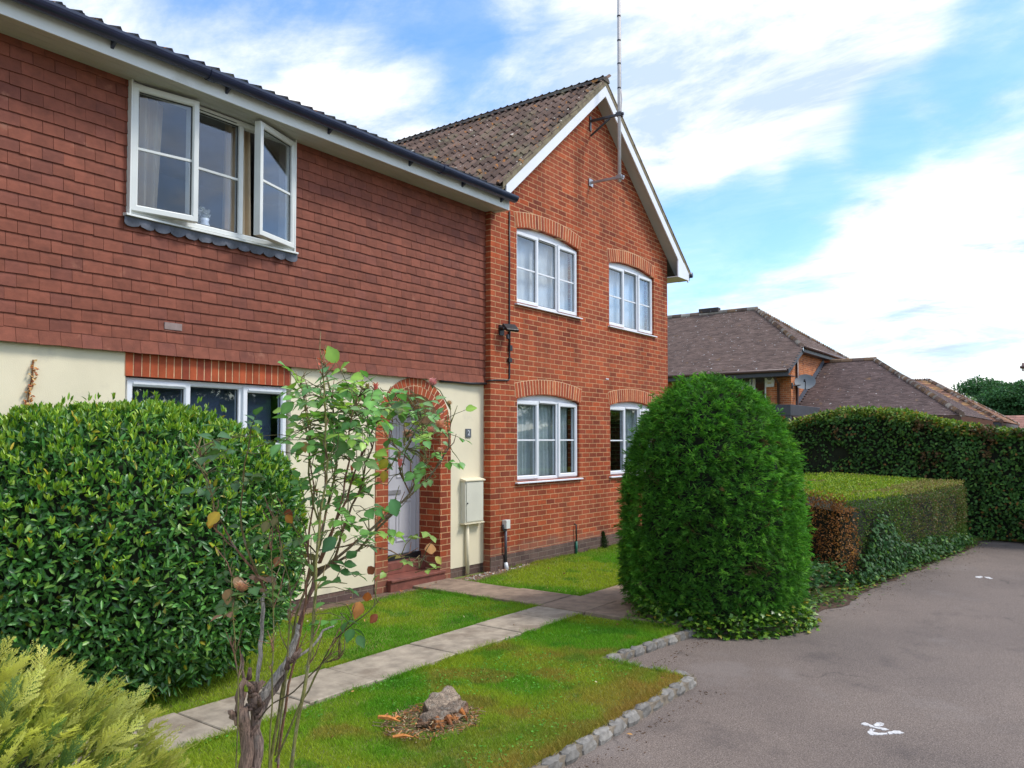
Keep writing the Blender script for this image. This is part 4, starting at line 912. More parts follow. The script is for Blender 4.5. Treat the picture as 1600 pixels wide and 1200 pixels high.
# dark timber pergola in front of it
pc = at(1233, 640, 25.6); zt = pc.z + .17; pL = onX(1150, 640, pc.x).y; pR = onY(1300, 640, pc.y).x
t = thing('pergola', (pc.x, pc.y, 0), 'dark grey flat-roofed pergola showing its corner post and beams above the hedge', 'pergola')
for (q0, q1) in (((pc.x, pc.y - .05), (pc.x + .12, pL)), ((pc.x + .121, pc.y - .05), (pR, pc.y + .07)), ((pR, pc.y), (pR + .12, pL)), ((pc.x, pL), (pR + .12, pL + .12))):
    g = MB(); g.box(q0[0], q0[1], zt - .36, q1[0], q1[1], zt); g.build('beam', M_ANTHRACITE, t, bevel=.01)
for (x, y) in ((pc.x + .01, pc.y - .03), (pR, pc.y + .05), (pc.x + .01, pL - .1)):
    g = MB(); g.box(x, y, 0, x + .16, y + .16, zt - .361); g.build('post', M_ANTHRACITE, t, bevel=.01)
g = MB(); n = 8
for i in range(n): xx = pc.x + .2 + (pR - pc.x - .3) * i / n; g.box(xx, pc.y + .08, zt - .12, xx + .06, pL - .001, zt - .04)
g.build('slat', M_ANTHRACITE, t)

# further roofs
def hip_house(name, x0, x1, y0, y1, ze, zr, label, tone, windows=()):
    t = thing(name, (x0, y0, 0), label, 'house'); g = MB(); g.box(x0 + .3, y0 + .3, 0, x1 - .3, y1 - .3, ze - .02); g.build('wall', M_BRICK_FAR, t)
    g = MB(); cx = (x0 + x1) / 2; h = (x1 - x0) / 2 * .8
    r0, r1 = (cx, y0 + h, zr), (cx, y1 - h, zr)
    roof_plane(g, [(x0, y0, ze), (x0, y1, ze), r1, r0], tone, .3, .2, .03); roof_plane(g, [(x0, y0, ze), (x1, y0, ze), r0], tone, .3, .2, .03); roof_plane(g, [(x1, y0, ze), (x1, y1, ze), r1, r0], tone, .3, .2, .03)
    rf = g.build('roof', M_PLAIN, t); g = MB(); hip_tiles(g, (x0, y0, ze), r0, bonnet, .10); hip_tiles(g, (x1, y0, ze), r0, bonnet, .10); hip_tiles(g, r0, r1, bonnet, .10); g.build('ridge_tile', M_PLAIN, rf)
    g = MB(); g.box(x0, y0, ze - .25, x0 + .02, y1, ze - .03); g.box(x0 + .02, y0, ze - .25, x1, y0 + .02, ze - .03); g.build('fascia', M_ANTHRACITE, t)
    return t
def orange_tone(u, v): k = random.uniform(.75, 1.2); return random.choice([(.30 * k, .15 * k, .09 * k), (.24 * k, .13 * k, .09 * k), (.36 * k, .20 * k, .09 * k)])
rA = at(1450, 594, 42); rB = at(1533, 645, 40.5)
cxA = rA.x; hh = 4.6
hip_house('rear_house', cxA - hh, cxA + hh, rA.y - hh * .8, rA.y + 14, 2.6, rA.z, 'house with an orange lichened hipped roof rising behind the brown garage roof', orange_tone)
q = at(1530, 650, 60)
t = thing('low_building', (q.x, q.y, 0), 'long low building with a reddish tiled roof at the far right, beyond the hedge', 'building')
def red_tone(u, v): k = random.uniform(.8, 1.2); return (.34 * k, .17 * k, .13 * k)
a0 = at(1553, 649, 60); b0 = Vector((a0.x + 6, a0.y - 24, a0.z)); dn = Vector((-4.2, -1.2, -2.3)); g = MB(); roof_plane(g, [a0 + dn, b0 + dn, b0, a0], red_tone, .4, .3, .03)
lr = g.build('roof', M_PLAIN, t); g = MB(); dd = (b0 - a0); g.obox((a0 + dn + Vector((.3, 0, 0))) * 1.0 - Vector((0, 0, (a0 + dn).z)), dd, (8, 2, 0), (0, 0, (a0 + dn).z - .05)); g.build('wall', M_BRICK_FAR, t)
for (ya_, yb_) in ((657, 662), (664, 669)):
    nrm = dd.cross(dn).normalized(); nrm = nrm if nrm.z > 0 else -nrm
    def hitp(x, y):
        d = direction(x, y); o = Vector((0, -CAM_D, EYE)); s_ = (a0 - o).dot(nrm) / d.dot(nrm); return o + d * s_ + nrm * .06
    c4 = [hitp(1567, yb_), hitp(1581, yb_), hitp(1581, ya_), hitp(1567, ya_)]; g = MB(); g.obox(c4[0], c4[1] - c4[0], c4[3] - c4[0], nrm * .06); g.build('skylight', M_UPVC, lr)
q = at(1596, 572, 34)
t = thing('corner_house', (q.x, q.y, 0), 'house just entering the right edge of the photo, only its eave corner showing', 'house')
g = MB(); g.box(q.x + .4, q.y - 9, 0, q.x + 8, q.y - .35, q.z - .1); g.build('wall', M_BRICK_FAR, t)
g = MB(); roof_plane(g, [(q.x, q.y, q.z), (q.x, q.y - 10, q.z), (q.x + 4.2, q.y - 10, q.z + 3), (q.x + 4.2, q.y - 4, q.z + 3)], plain_tone, .3, .2, .03); g.build('roof', M_PLAIN, t)
g = MB(); g.box(q.x, q.y - 10, q.z - .2, q.x + .4, q.y, q.z - .03); g.build('fascia', M_UPVC, t); g = MB(); g.tube([(q.x - .06, q.y + .05, q.z - .05), (q.x - .06, q.y - 10, q.z - .05)], .06, 8); g.build('gutter', M_BROWNPIPE, t)

# ------------------------------------------------------------------ foliage
def jcol(base, n, v=.25, sat=.1):
    k = rng.uniform(1 - v, 1 + v, (n, 1)); return np.asarray(base)[None] * k * rng.uniform(1 - sat, 1 + sat, (n, 3))
def pickc(n, opts):
    "opts: [(weight, colour, variation)]"
    w = np.array([o[0] for o in opts], float); w /= w.sum(); ix = rng.choice(len(opts), n, p=w)
    C = np.array([o[1] for o in opts])[ix]; v = np.array([o[2] for o in opts])[ix]
    return C * (1 + rng.uniform(-1, 1, (n, 1)) * v[:, None])
def superell(n, c, r, p=2.6, wob=.05, seed=1, lo=-.98):
    d = unit(rng.normal(0, 1, (n * 2, 3))); d = d[d[:, 2] > lo][:n]; n = len(d)
    k = (np.abs(d[:, 0]) ** p + np.abs(d[:, 1]) ** p + np.abs(d[:, 2]) ** p) ** (-1 / p)
    q = d * k[:, None]
    f = 1 + wob * (fbm(q[:, 0] * 3 + q[:, 2], q[:, 1] * 3 - q[:, 2] * 2, 1.0, seed) * 2 - 1)
    N = unit(np.sign(q) * np.abs(q) ** (p - 1) / np.asarray(r))
    return np.asarray(c) + q * np.asarray(r) * f[:, None], N, q
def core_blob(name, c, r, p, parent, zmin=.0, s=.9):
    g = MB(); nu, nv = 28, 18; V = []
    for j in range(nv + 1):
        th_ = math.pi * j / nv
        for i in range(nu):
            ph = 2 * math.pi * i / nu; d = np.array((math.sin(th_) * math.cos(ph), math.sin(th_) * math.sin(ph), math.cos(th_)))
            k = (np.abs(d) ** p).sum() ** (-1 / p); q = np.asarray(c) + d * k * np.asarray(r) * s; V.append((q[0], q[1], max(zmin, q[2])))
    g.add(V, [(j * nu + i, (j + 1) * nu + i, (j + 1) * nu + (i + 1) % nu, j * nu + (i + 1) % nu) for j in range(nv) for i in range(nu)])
    return g.build(name, M_CORE, parent, True)  # solid filler shell, interior shade put into its colour

# laurel -----------------------------------------------------------------
LC, LR = (2.90, -1.06, .97), (1.40, .88, 1.03)
t = thing('laurel_bush', (LC[0], LC[1], 0), 'big rounded glossy dark green laurel bush in front of the lower left window', 'bush')
g = MB()
for i in range(26):
    a = random.uniform(0, 6.28); b = Vector((LC[0] + random.uniform(-.9, .9), LC[1] + random.uniform(-.3, .3), -.01)); e = Vector((LC[0] + 1.2 * math.cos(a), LC[1] + .65 * math.sin(a), random.uniform(.7, 1.6)))
    g.cur = (.07, .05, .035); g.tube([b, b.lerp(e, .5) + Vector((random.uniform(-.1, .1), 0, .15)), e], [.016, .010, .004], 6)
g.build('branches', M_BARK, t, True)
core_blob('inner_shade', (LC[0], LC[1], LC[2] + .06), LR, 2.2, t, .12, .80)
parts = []
n = 48000; P, N, q = superell(n, LC, LR, 2.2, .085, 3); n = len(P)
dep = rng.uniform(0, 1, n) ** 1.6 * .2; P = P - N * dep[:, None] + rng.normal(0, .012, (n, 3))
P[:, 2] = np.maximum(P[:, 2], .1 + rng.uniform(0, .15, n)); A = unit(N * rng.uniform(.1, .8, (n, 1)) + rng.normal(0, .55, (n, 3)) + np.array((0, 0, .25))); NN = unit(N + np.array((0, 0, .6)) + rng.normal(0, .45, (n, 3)))
C = pickc(n, [(6, (.042, .135, .027), .45), (3, (.078, .22, .036), .35), (1.2, (.15, .29, .045), .3), (.12, (.36, .32, .03), .3)])
parts.append(leaves(P, A, NN, rng.uniform(.042, .078, n), rng.uniform(.018, .028, n), T_OVAL, F_OVAL, C, np.array([1, 1, 1, 1, 1, 1, 1.35, 1.35])))
# fresh shoots: little whorls of pale leaves pointing up, mostly on the crown
n = 2600; P, N, q = superell(n * 3, LC, LR, 2.2, .085, 3); s = (q[:, 2] > rng.uniform(-.1, 1.1, len(P))); P, N = P[s][:n], N[s][:n]
for k in range(5):
    m = len(P); A = unit(N * .5 + np.array((0, 0, .9)) + rng.normal(0, .5, (m, 3))); C = pickc(m, [(3, (.19, .36, .025), .3), (2, (.30, .44, .03), .25), (1, (.10, .26, .03), .3), (.1, (.5, .38, .03), .2)])
    parts.append(leaves(P + N * (.025 + .07 * (np.arange(m) % 23 == 0))[:, None] + rng.normal(0, .006, (m, 3)), A, rng.normal(0, .6, (m, 3)) + N, rng.uniform(.035, .062, m), rng.uniform(.012, .020, m), T_OVAL, F_OVAL, C))
np_mesh('foliage', *merge(*parts), M_LEAF, t)

# clipped conifer ---------------------------------------------------------
CC_ = np.array((7.98, -3.31))
prof_z = np.array([0, .25, .65, 1.25, 1.65, 1.95, 2.17, 2.33, 2.42, 2.46]); prof_r = np.array([.86, .93, .955, .93, .86, .755, .60, .42, .24, .03])
t = thing('clipped_conifer', (CC_[0], CC_[1], 0), 'tall dome-shaped clipped conifer of feathery bright green sprays beside the drive', 'conifer')
g = MB(); g.cur = (.07, .05, .035); g.tube([(CC_[0], CC_[1], -.1), (CC_[0] + .03, CC_[1], 1), (CC_[0], CC_[1], 2.1)], [.09, .06, .02], 8); g.build('trunk', M_BARK, t, True)
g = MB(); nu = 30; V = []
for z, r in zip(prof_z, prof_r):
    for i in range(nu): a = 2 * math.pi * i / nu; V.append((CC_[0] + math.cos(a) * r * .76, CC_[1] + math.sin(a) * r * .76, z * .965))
g.add(V, [(j * nu + i, j * nu + (i + 1) % nu, (j + 1) * nu + (i + 1) % nu, (j + 1) * nu + i) for j in range(len(prof_z) - 1) for i in range(nu)]); g.build('inner_shade', M_CORE, t, True)  # filler core, its dark colour standing in for interior shade
parts = []
zz = np.linspace(0, 2.48, 400); rr_ = np.interp(zz, prof_z, prof_r); sl_ = np.gradient(rr_, zz); wgt = (rr_ + .03) * np.sqrt(1 + sl_ ** 2); cdf = np.cumsum(wgt) / wgt.sum()
def conifer_layer(nc, per, d0, d1, spread, cols, L0, L1, tipc):
    z = np.interp(rng.uniform(0, 1, nc), cdf, zz); a = rng.uniform(0, 2 * math.pi, nc); lump = 1 + .045 * (fbm(a * 3.0, z * 2.2, 1.0, 5) * 2 - 1)
    r = np.interp(z, prof_z, prof_r); slp = -np.interp(z, zz, sl_); N = unit(np.stack([np.cos(a), np.sin(a), np.clip(slp, -.2, 6)], 1))
    P = np.stack([CC_[0] + np.cos(a) * r * lump, CC_[1] + np.sin(a) * r * lump, z * (.985 + .015 * lump)], 1) - N * rng.uniform(d0, d1, (nc, 1))
    tang = np.stack([-np.sin(a), np.cos(a), np.zeros(nc)], 1); flow = vnoise(a * 2.2, z * 1.6, 1.0, 31) - .5
    D = unit(N * .8 + np.array((0, 0, .35)) + tang * (flow[:, None] * 1.3 + .15) + rng.normal(0, .28, (nc, 3)))
    patch = fbm(a * 2.5, z * 2.5, 1.0, 12); C = pickc(nc, cols) * (.7 + .6 * patch[:, None]); dead = vnoise(a * 4, z * 3.3, 1.0, 44) > .955; C[dead] = jcol((.13, .10, .04), dead.sum())
    R_ = lambda q: np.repeat(q, per, 0); n = nc * per
    A = unit(R_(D) + rng.normal(0, spread, (n, 3))); NN = unit(np.array((0, 0, 1.0)) + R_(N) * .3 + rng.normal(0, .35, (n, 3)))
    P2 = R_(P) + rng.normal(0, .008, (n, 3)); P2[:, 2] = np.maximum(P2[:, 2], .02)
    parts.append(leaves(P2, A, NN, rng.uniform(L0, L1, n), rng.uniform(L0, L1, n) * .8, T1, F1_, R_(C) * rng.uniform(.8, 1.2, (n, 1)), tipc))
T1, F1_ = spray_template(6, .34, .034, .35, 2); tp_ = .55 + .85 * np.clip(T1[:, 0], 0, 1)
G_ = [(5, (.072, .23, .03), .4), (3, (.11, .32, .035), .3), (1.6, (.19, .44, .055), .3), (.1, (.14, .10, .04), .3)]
conifer_layer(6500, 6, .06, .16, .5, G_, .05, .09, tp_); conifer_layer(5200, 6, .01, .07, .42, G_, .035, .075, tp_); conifer_layer(320, 5, -.035, .01, .25, G_, .05, .095, tp_)
np_mesh('foliage', *merge(*parts), M_LEAF_MATT, t)

# hedges ------------------------------------------------------------------
def hedge_samples(poly, hfun, n, top_share=None, roundr=.14, wob=.05, seed=1):
    poly = np.array(poly, float); m = len(poly); nx = np.roll(poly, -1, 0); e = nx - poly; L = np.linalg.norm(e, axis=1)
    ctr = poly.mean(0); hm = np.mean([hfun(*p) for p in poly])
    ar = abs(sum(poly[i][0] * nx[i][1] - nx[i][0] * poly[i][1] for i in range(m))) / 2; side = L.sum() * hm
    nt_ = int(n * (top_share if top_share is not None else ar / (ar + side))); ns = n - nt_
    ix = rng.choice(m, ns, p=L / L.sum()); tt = rng.uniform(0, 1, ns); b = poly[ix] + e[ix] * tt[:, None]
    sgn = 1 if sum(poly[i][0] * nx[i][1] - nx[i][0] * poly[i][1] for i in range(m)) > 0 else -1
    nn = np.stack([e[ix][:, 1], -e[ix][:, 0]], 1) / L[ix][:, None] * sgn
    H = np.array([hfun(x, y) for x, y in b]); z = rng.uniform(0, 1, ns) * H
    k_ = rng.uniform(0, 1, ns) < .22; z = np.where(k_, H - roundr + roundr * np.sin(rng.uniform(0, math.pi / 2, ns)), z)
    rd = np.clip((z - (H - roundr)) / roundr, 0, 1); inn = roundr * (1 - np.sqrt(1 - rd ** 2 * .98))
    w = wob * (fbm(b[:, 0] * 1.0 + b[:, 1], z * 1.3, .6, seed) * 2 - 1) * 2 - .05 * np.clip(.3 - z, 0, 1)
    Ps = np.stack([b[:, 0] - nn[:, 0] * (inn - w), b[:, 1] - nn[:, 1] * (inn - w), z], 1); Ns = unit(np.stack([nn[:, 0], nn[:, 1], rd * 1.2 + .05], 1))
    lo, hi = poly.min(0), poly.max(0); Q = []
    while sum(len(q) for q in Q) < nt_:
        q = rng.uniform(lo, hi, (nt_ * 2 + 10, 2)); ins = np.zeros(len(q), bool); j = m - 1
        for i in range(m):
            c_ = ((poly[i][1] > q[:, 1]) != (poly[j][1] > q[:, 1])) & (q[:, 0] < (poly[j][0] - poly[i][0]) * (q[:, 1] - poly[i][1]) / (poly[j][1] - poly[i][1] + 1e-12) + poly[i][0]); ins ^= c_; j = i
        Q.append(q[ins])
    q = np.concatenate(Q)[:nt_] if Q else np.zeros((0, 2)); H = np.array([hfun(x, y) for x, y in q]); Pt = np.stack([q[:, 0], q[:, 1], H + wob * .6 * (fbm(q[:, 0], q[:, 1], .5, seed + 3) * 2 - 1)], 1)
    return np.concatenate([Ps, Pt]), np.concatenate([Ns, np.tile((0, 0, 1.0), (nt_, 1))]), np.concatenate([np.zeros(ns), np.ones(nt_)])
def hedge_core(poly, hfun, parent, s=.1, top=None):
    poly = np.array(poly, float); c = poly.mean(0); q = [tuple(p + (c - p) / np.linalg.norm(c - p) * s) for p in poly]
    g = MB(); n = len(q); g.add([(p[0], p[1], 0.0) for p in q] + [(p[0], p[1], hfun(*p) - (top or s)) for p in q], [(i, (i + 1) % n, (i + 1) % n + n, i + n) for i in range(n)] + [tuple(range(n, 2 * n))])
    g.build('inner_shade', M_CORE, parent)  # hedge filler block, coloured as the shade behind the leaves
def smooth_poly(P, k=2):
    P = [np.array(p, float) for p in P]
    for _ in range(k):
        Q = []
        for i in range(len(P)): a, b = P[i], P[(i + 1) % len(P)]; Q += [a * .85 + b * .15, a * .15 + b * .85]
        P = Q
    return P
# low clipped hedge
SP = smooth_poly([(10.15, -4.10), (12.3, -4.40), (15.6, -4.78), (16.2, -4.35), (16.1, -3.2), (15.2, -2.3), (12.6, -2.1), (10.9, -3.2)], 2)
def sh(x, y): return 1.06 + .10 * max(0, min(1, (y + 4.2) / 1.6))
t = thing('low_hedge', (13, -4, 0), 'waist-high flat-topped clipped hedge with a brown dead end beside the drive', 'hedge')
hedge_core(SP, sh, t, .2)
n = 60000; P, N, top = hedge_samples(SP, sh, n, .30, .2, .05, 4); P -= N * (rng.uniform(0, 1, (n, 1)) ** 1.5 * .07)
A = unit(N * .5 + rng.normal(0, .6, (n, 3)) + np.array((0, 0, .3))); NN = unit(N + rng.normal(0, .55, (n, 3)))
C = pickc(n, [(5, (.07, .14, .022), .4), (2, (.12, .20, .03), .3), (1, (.15, .11, .04), .3)])
tp = (top > .5) | (P[:, 2] > 1.0); C[tp] = pickc(tp.sum(), [(4, (.22, .34, .02), .3), (2, (.34, .40, .03), .3), (1.2, (.12, .23, .02), .3)])
pn = fbm(P[:, 0], P[:, 1] + P[:, 2], .35, 8)
tb = (top > .5) & (P[:, 1] < -4.0) & (P[:, 0] > 11.6); tb |= (top > .5) & (pn > .72); C[tb] = pickc(tb.sum(), [(3, (.30, .23, .08), .3), (2, (.22, .26, .05), .3)])
dead = (top < .5) & (P[:, 2] > .12) & (P[:, 2] < 1.12) & ((N[:, 0] < -.2) | (P[:, 0] < 10.5 + .5 * (pn - .5))) & (P[:, 0] < 13); C[dead] = pickc(dead.sum(), [(4, (.36, .15, .045), .35), (3, (.22, .11, .04), .35), (1, (.45, .24, .08), .3)])
br = (top < .5) & (P[:, 0] > 12.6) & (P[:, 2] > .35) & (rng.uniform(0, 1, n) < .75); C[br] = pickc(br.sum(), [(3, (.15, .13, .05), .35), (3, (.09, .14, .032), .3), (1, (.20, .13, .06), .3)])
parts = [leaves(P, A, NN, rng.uniform(.022, .038, n), rng.uniform(.014, .022, n), T_SMALL, F_SMALL, C)]
np_mesh('foliage', *merge(*parts), M_LEAF_MATT, t)
# ivy creeping along its foot and under the conifer
t = thing('ivy', (12, -4.4, 0), 'dark glossy ivy climbing the foot of the low clipped hedge', 'ivy')
n = 16000; P, N, top = hedge_samples(SP, lambda x, y: .9, n, 0, .05, .03, 6)
ivh = .16 + .5 * np.exp(-((P[:, 0] - 11.3) / .55) ** 2) - .2 * (P[:, 0] < 10.6) + .3 * fbm(P[:, 0], P[:, 2], .5, 3) - .1 * (P[:, 0] > 14); s = (P[:, 2] < ivh) & (P[:, 1] < -2.4) & (P[:, 0] > 9.9); P, N = P[s], N[s]; n = len(P); P += N * rng.uniform(.0, .10, (n, 1)) * (1.2 - P[:, 2:3])
A = unit(rng.normal(0, .5, (n, 3)) + np.array((0, 0, -.5)) + N * .3); NN = unit(N + np.array((0, 0, .7)) + rng.normal(0, .35, (n, 3)))
C = pickc(n, [(5, (.034, .10, .028), .4), (2, (.06, .15, .035), .3), (.5, (.14, .28, .04), .3)]); parts = [leaves(P, A, NN, rng.uniform(.04, .07, n), rng.uniform(.04, .06, n), T_IVY, F_IVY, C)]
m = 1500; x = rng.uniform(8.95, 16.2, m); yb_ = -3.95 - .1 * (x - 9) ; y = yb_ - np.abs(rng.normal(0, .14, m)); P = np.stack([x, y, Z_ROAD + rng.uniform(.01, .09, m)], 1); C = pickc(m, [(3, (.06, .14, .025), .3), (2, (.15, .27, .03), .3), (.4, (.3, .24, .04), .3)])
parts.append(leaves(P, rng.normal(0, 1, (m, 3)) * (1, 1, .25), np.tile((0, 0, 1.0), (m, 1)) + rng.normal(0, .3, (m, 3)), rng.uniform(.03, .055, m), rng.uniform(.03, .05, m), T_IVY, F_IVY, C))
m = 2600; x = rng.uniform(8.55, 10.4, m); y = -3.0 - rng.uniform(0, 1, m) * (1.0 + .05 * (x - 8.5)); hz = rng.uniform(0, 1, m) * (.16 + .32 * vnoise(x, y, .4, 8)); P = np.stack([x, y, .01 + hz], 1)
C = pickc(m, [(4, (.036, .11, .03), .4), (2, (.07, .17, .035), .3), (.6, (.16, .12, .05), .3)]); parts.append(leaves(P, rng.normal(0, 1, (m, 3)) * (1, 1, .5), np.tile((0, 0, 1.0), (m, 1)) + rng.normal(0, .4, (m, 3)), rng.uniform(.04, .07, m), rng.uniform(.035, .055, m), T_IVY, F_IVY, C))
np_mesh('leaves', *merge(*parts), M_LEAF_MATT, t)
t = thing('ground_ivy', (8, -4.3, 0), 'bright lime-green ivy fringe spilling from beneath the dome-shaped conifer', 'ivy')
m = 1700; a = rng.uniform(R(150), R(345), m); r = .93 + np.abs(rng.normal(0, .05, m)); hz = rng.uniform(0, 1, m) ** 2 * .22; P = np.stack([CC_[0] + np.cos(a) * (r - hz * .2), CC_[1] + np.sin(a) * (r - hz * .2), np.where(np.sin(a) * r + CC_[1] < -3.5, Z_ROAD, 0) + .015 + hz], 1)
C = pickc(m, [(3, (.16, .30, .025), .3), (2, (.08, .19, .025), .3), (2, (.04, .10, .02), .3), (.3, (.35, .30, .04), .3)]); P_ = leaves(P, rng.normal(0, 1, (m, 3)) * (1, 1, .4) + np.stack([np.cos(a), np.sin(a), 0 * a - .2], 1), np.tile((0, 0, 1.0), (m, 1)) + rng.normal(0, .4, (m, 3)), rng.uniform(.03, .06, m), rng.uniform(.03, .055, m), T_IVY, F_IVY, C)
np_mesh('leaves', *P_, M_LEAF, t)
# tall beech hedge
TP = smooth_poly([(16.75, -12), (16.6, -5.6), (16.75, -3.6), (16.8, -1.2), (17.2, .6), (18.2, .8), (18.4, -3), (18.2, -12)], 1)
hy = [(-12, 1.95), (-5.6, 1.95), (-4.9, 2.0), (-4.3, 2.12), (-3.6, 2.32), (-3.0, 2.42), (-2.2, 2.39), (-1.5, 2.2), (-.9, 2.0), (1, 1.9)]
def thh(x, y): return float(np.interp(y, [a for a, b in hy], [b for a, b in hy]))
t = thing('tall_hedge', (17.4, -4, 0), 'taller dark green leafy hedge at the end of the drive, hump-topped, with scattered brown leaves', 'hedge')
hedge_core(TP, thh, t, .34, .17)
n = 80000; P, N, top = hedge_samples(TP, thh, n, .2, .2, .11, 21); P -= N * (rng.uniform(0, 1, (n, 1)) ** 1.5 * .14); A = unit(N * .35 + rng.normal(0, .55, (n, 3)) + np.array((0, 0, -.25))); NN = unit(N + np.array((0, 0, .6)) + rng.normal(0, .4, (n, 3)))
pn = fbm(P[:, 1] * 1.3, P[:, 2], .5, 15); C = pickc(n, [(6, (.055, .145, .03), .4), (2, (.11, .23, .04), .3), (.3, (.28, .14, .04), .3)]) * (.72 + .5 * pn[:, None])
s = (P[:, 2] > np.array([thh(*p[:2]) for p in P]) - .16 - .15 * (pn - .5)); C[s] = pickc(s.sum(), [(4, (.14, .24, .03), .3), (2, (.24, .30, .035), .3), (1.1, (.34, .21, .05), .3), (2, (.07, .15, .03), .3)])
bp = fbm(P[:, 1], P[:, 2], .55, 77) > .70; C[bp] = pickc(bp.sum(), [(2, (.17, .10, .04), .3), (2, (.05, .10, .02), .3)])
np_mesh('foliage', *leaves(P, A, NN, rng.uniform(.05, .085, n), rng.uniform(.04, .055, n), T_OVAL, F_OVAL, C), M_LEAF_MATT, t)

# distant trees --------------------------------------------------------------
def tree(name, base, H, r, label, n, colr, leaf, seed):
    t = thing(name, base, label, 'tree', None); b = Vector(base); g = MB(); g.cur = (.08, .06, .045)
    g.tube([b, b + Vector((.1, 0, H * .35)), b + Vector((0, .1, H * .75))], [r * .08, r * .06, r * .02], 8)
    rs = random.Random(seed); lobes = []
    for i in range(22):
        a = rs.uniform(0, 6.28); k = rs.uniform(.2, .78) * r; zz_ = H * rs.uniform(.38, .86); e = b + Vector((math.cos(a) * k * (1.25 - (zz_ / H) * .6), math.sin(a) * k * (1.25 - (zz_ / H) * .6), zz_)); lobes.append((e, r * rs.uniform(.24, .42)))
        g.tube([b + Vector((0, 0, H * rs.uniform(.2, .45))), b.lerp(e, .6) + Vector((0, 0, H * .08)), e], [r * .03, r * .018, r * .006], 5)
    g.build('trunk', M_BARK, t)
    P = []; N = []
    for e, lr_ in lobes:
        m = n // len(lobes); d = unit(rng.normal(0, 1, (m, 3))); d[:, 2] = np.abs(d[:, 2]) * .9 - .25; rad = lr_ * rng.uniform(.55, 1.05, (m, 1)) * (1 + .3 * (vnoise(d[:, 0] * 3, d[:, 1] * 3, 1, seed)[:, None] - .5)); P.append(np.array(e) + d * rad * (1.15, 1.15, .85)); N.append(d)
    P = np.concatenate(P); N = np.concatenate(N); m = len(P)
    C = pickc(m, [(5, colr, .35), (2, tuple(c * 1.6 for c in colr), .3)])
    np_mesh('crown', *leaves(P, rng.normal(0, 1, (m, 3)), N + rng.normal(0, .5, (m, 3)), leaf, leaf * .7, T_OVAL, F_OVAL, C), M_LEAF_MATT, t)
tc1 = at(1572, 687, 80); tree('broad_tree', (tc1.x, tc1.y, 0), 8.3, 5.6, 'large dark green broad-crowned tree on the skyline at the far right', 34000, (.045, .12, .04), .24, 3)
tc1 = at(1640, 687, 92); tree('broad_tree', (tc1.x, tc1.y, 0), 8.0, 6.5, 'dark green tree crown running out of the photo behind the far-right broad tree', 22000, (.045, .11, .04), .26, 5)
tc1 = at(1482, 687, 62); tree('small_tree', (tc1.x, tc1.y, 0), 6.1, 2.2, 'small pale tree top peeping over the orange lichened roof', 1600, (.10, .17, .07), .22, 8)

tq = [(14, -26), (19.5, -25), (26, -27), (33, -25.5), (41, -27), (50, -26), (61, -28)]
LBS = ['nearest', 'second', 'third', 'fourth', 'fifth', 'sixth', 'farthest']
tree('roadside_tree', (tq[0][0], tq[0][1], 0), 8.5, 3.9, 'first broadleaf tree of the row facing the houses across the drive', 9000, (.06, .13, .035), .26, 12)
first_tree = bpy.data.objects['roadside_tree']; first_tree['group'] = 'trees facing the houses across the drive'
for i, (x, y) in enumerate(tq[1:]):
    r_ = first_tree.copy(); col.objects.link(r_); r_.location = (x, y, 0); r_.rotation_euler = (0, 0, i * 1.3); r_.scale = (1, 1, .8 + .1 * (i % 3)); r_['label'] = LBS[i + 1] + ' broadleaf tree along the row facing the houses across the drive'
    for ch in first_tree.children: c2 = ch.copy(); col.objects.link(c2); c2.parent = r_

# ------------------------------------------------------------------ grass
def in_rect(x, y, r, m=0): return (x > r[0] - m) & (x < r[2] + m) & (y > r[1] - m) & (y < r[3] + m)
def grass_mask(x, y):
    edge = .018 * (vnoise(x * 1.0, y * 1.0, .05, 3) * 2 - 1)
    k = (y > -4.08 + edge) & (y < .07) & ~((x > 5.64 + edge) & (y < -3.30)) & (x < 16)
    k |= (y > -3.30 - .11 * (x - 5.88)) & (y < 0) & (x > 5.72) & (x < 6.99)
    for r in PATHS: k &= ~in_rect(x, y, r, -.02 + edge)
    k &= ~((x > 7.6) & (y < -2.7)); k &= ~(in_rect(x, y, (7.6, -.24, 9.2, .2)) & (y > -.26 * (1 - ((x - 7.7) / 1.9) * .8)))
    k &= ~in_rect(x, y, (1.6, -.08, 6.95, .3)); k &= ~in_rect(x, y, (6.35, -.05, 7.8, .3)); k &= (y < .0) | (x < 20)
    k &= ((x - 3.80) ** 2 / .30 ** 2 + (y + 3.20) ** 2 / .30 ** 2 > rng.uniform(.6, 1.1, len(x)))
    return k
def grass_col(x, y):
    n = len(x); p = fbm(x, y, .9, 40); q = fbm(x, y, .33, 50)
    cg = np.array((.15, .36, .022)); cy = np.array((.34, .43, .035)); cb = np.array((.52, .36, .09)); dk = np.array((.085, .27, .025))
    w = np.clip((p - .36) / .2, 0, 1)[:, None]; C = cg * (1 - w) + cy * w
    # drier strip beside the kerb and next to the wall
    dry = np.clip(1 - (y + 4.12) / .75, 0, 1) * (x < 5.6) * 1.5 + np.clip(1 - (5.7 - x) / .9, 0, 1) * (y < -2.9) * (x < 5.8) * .6 + np.clip((y + .55) / .5, 0, 1) * .55
    w = np.clip(dry * (q * 1.7 - .2), 0, 1)[:, None] ; C = C * (1 - w) + cb * .8 * w
    w = ((q > .66) * .6)[:, None]; C = C * (1 - w) + dk * w
    w = np.clip((fbm(x, y, .42, 91) - .57) * 6, 0, .65)[:, None] * (y < -2.4)[:, None]; C = C * (1 - w) + cb * .75 * w
    return C * rng.uniform(.7, 1.3, (n, 1)) * rng.uniform(.92, 1.08, (n, 3))
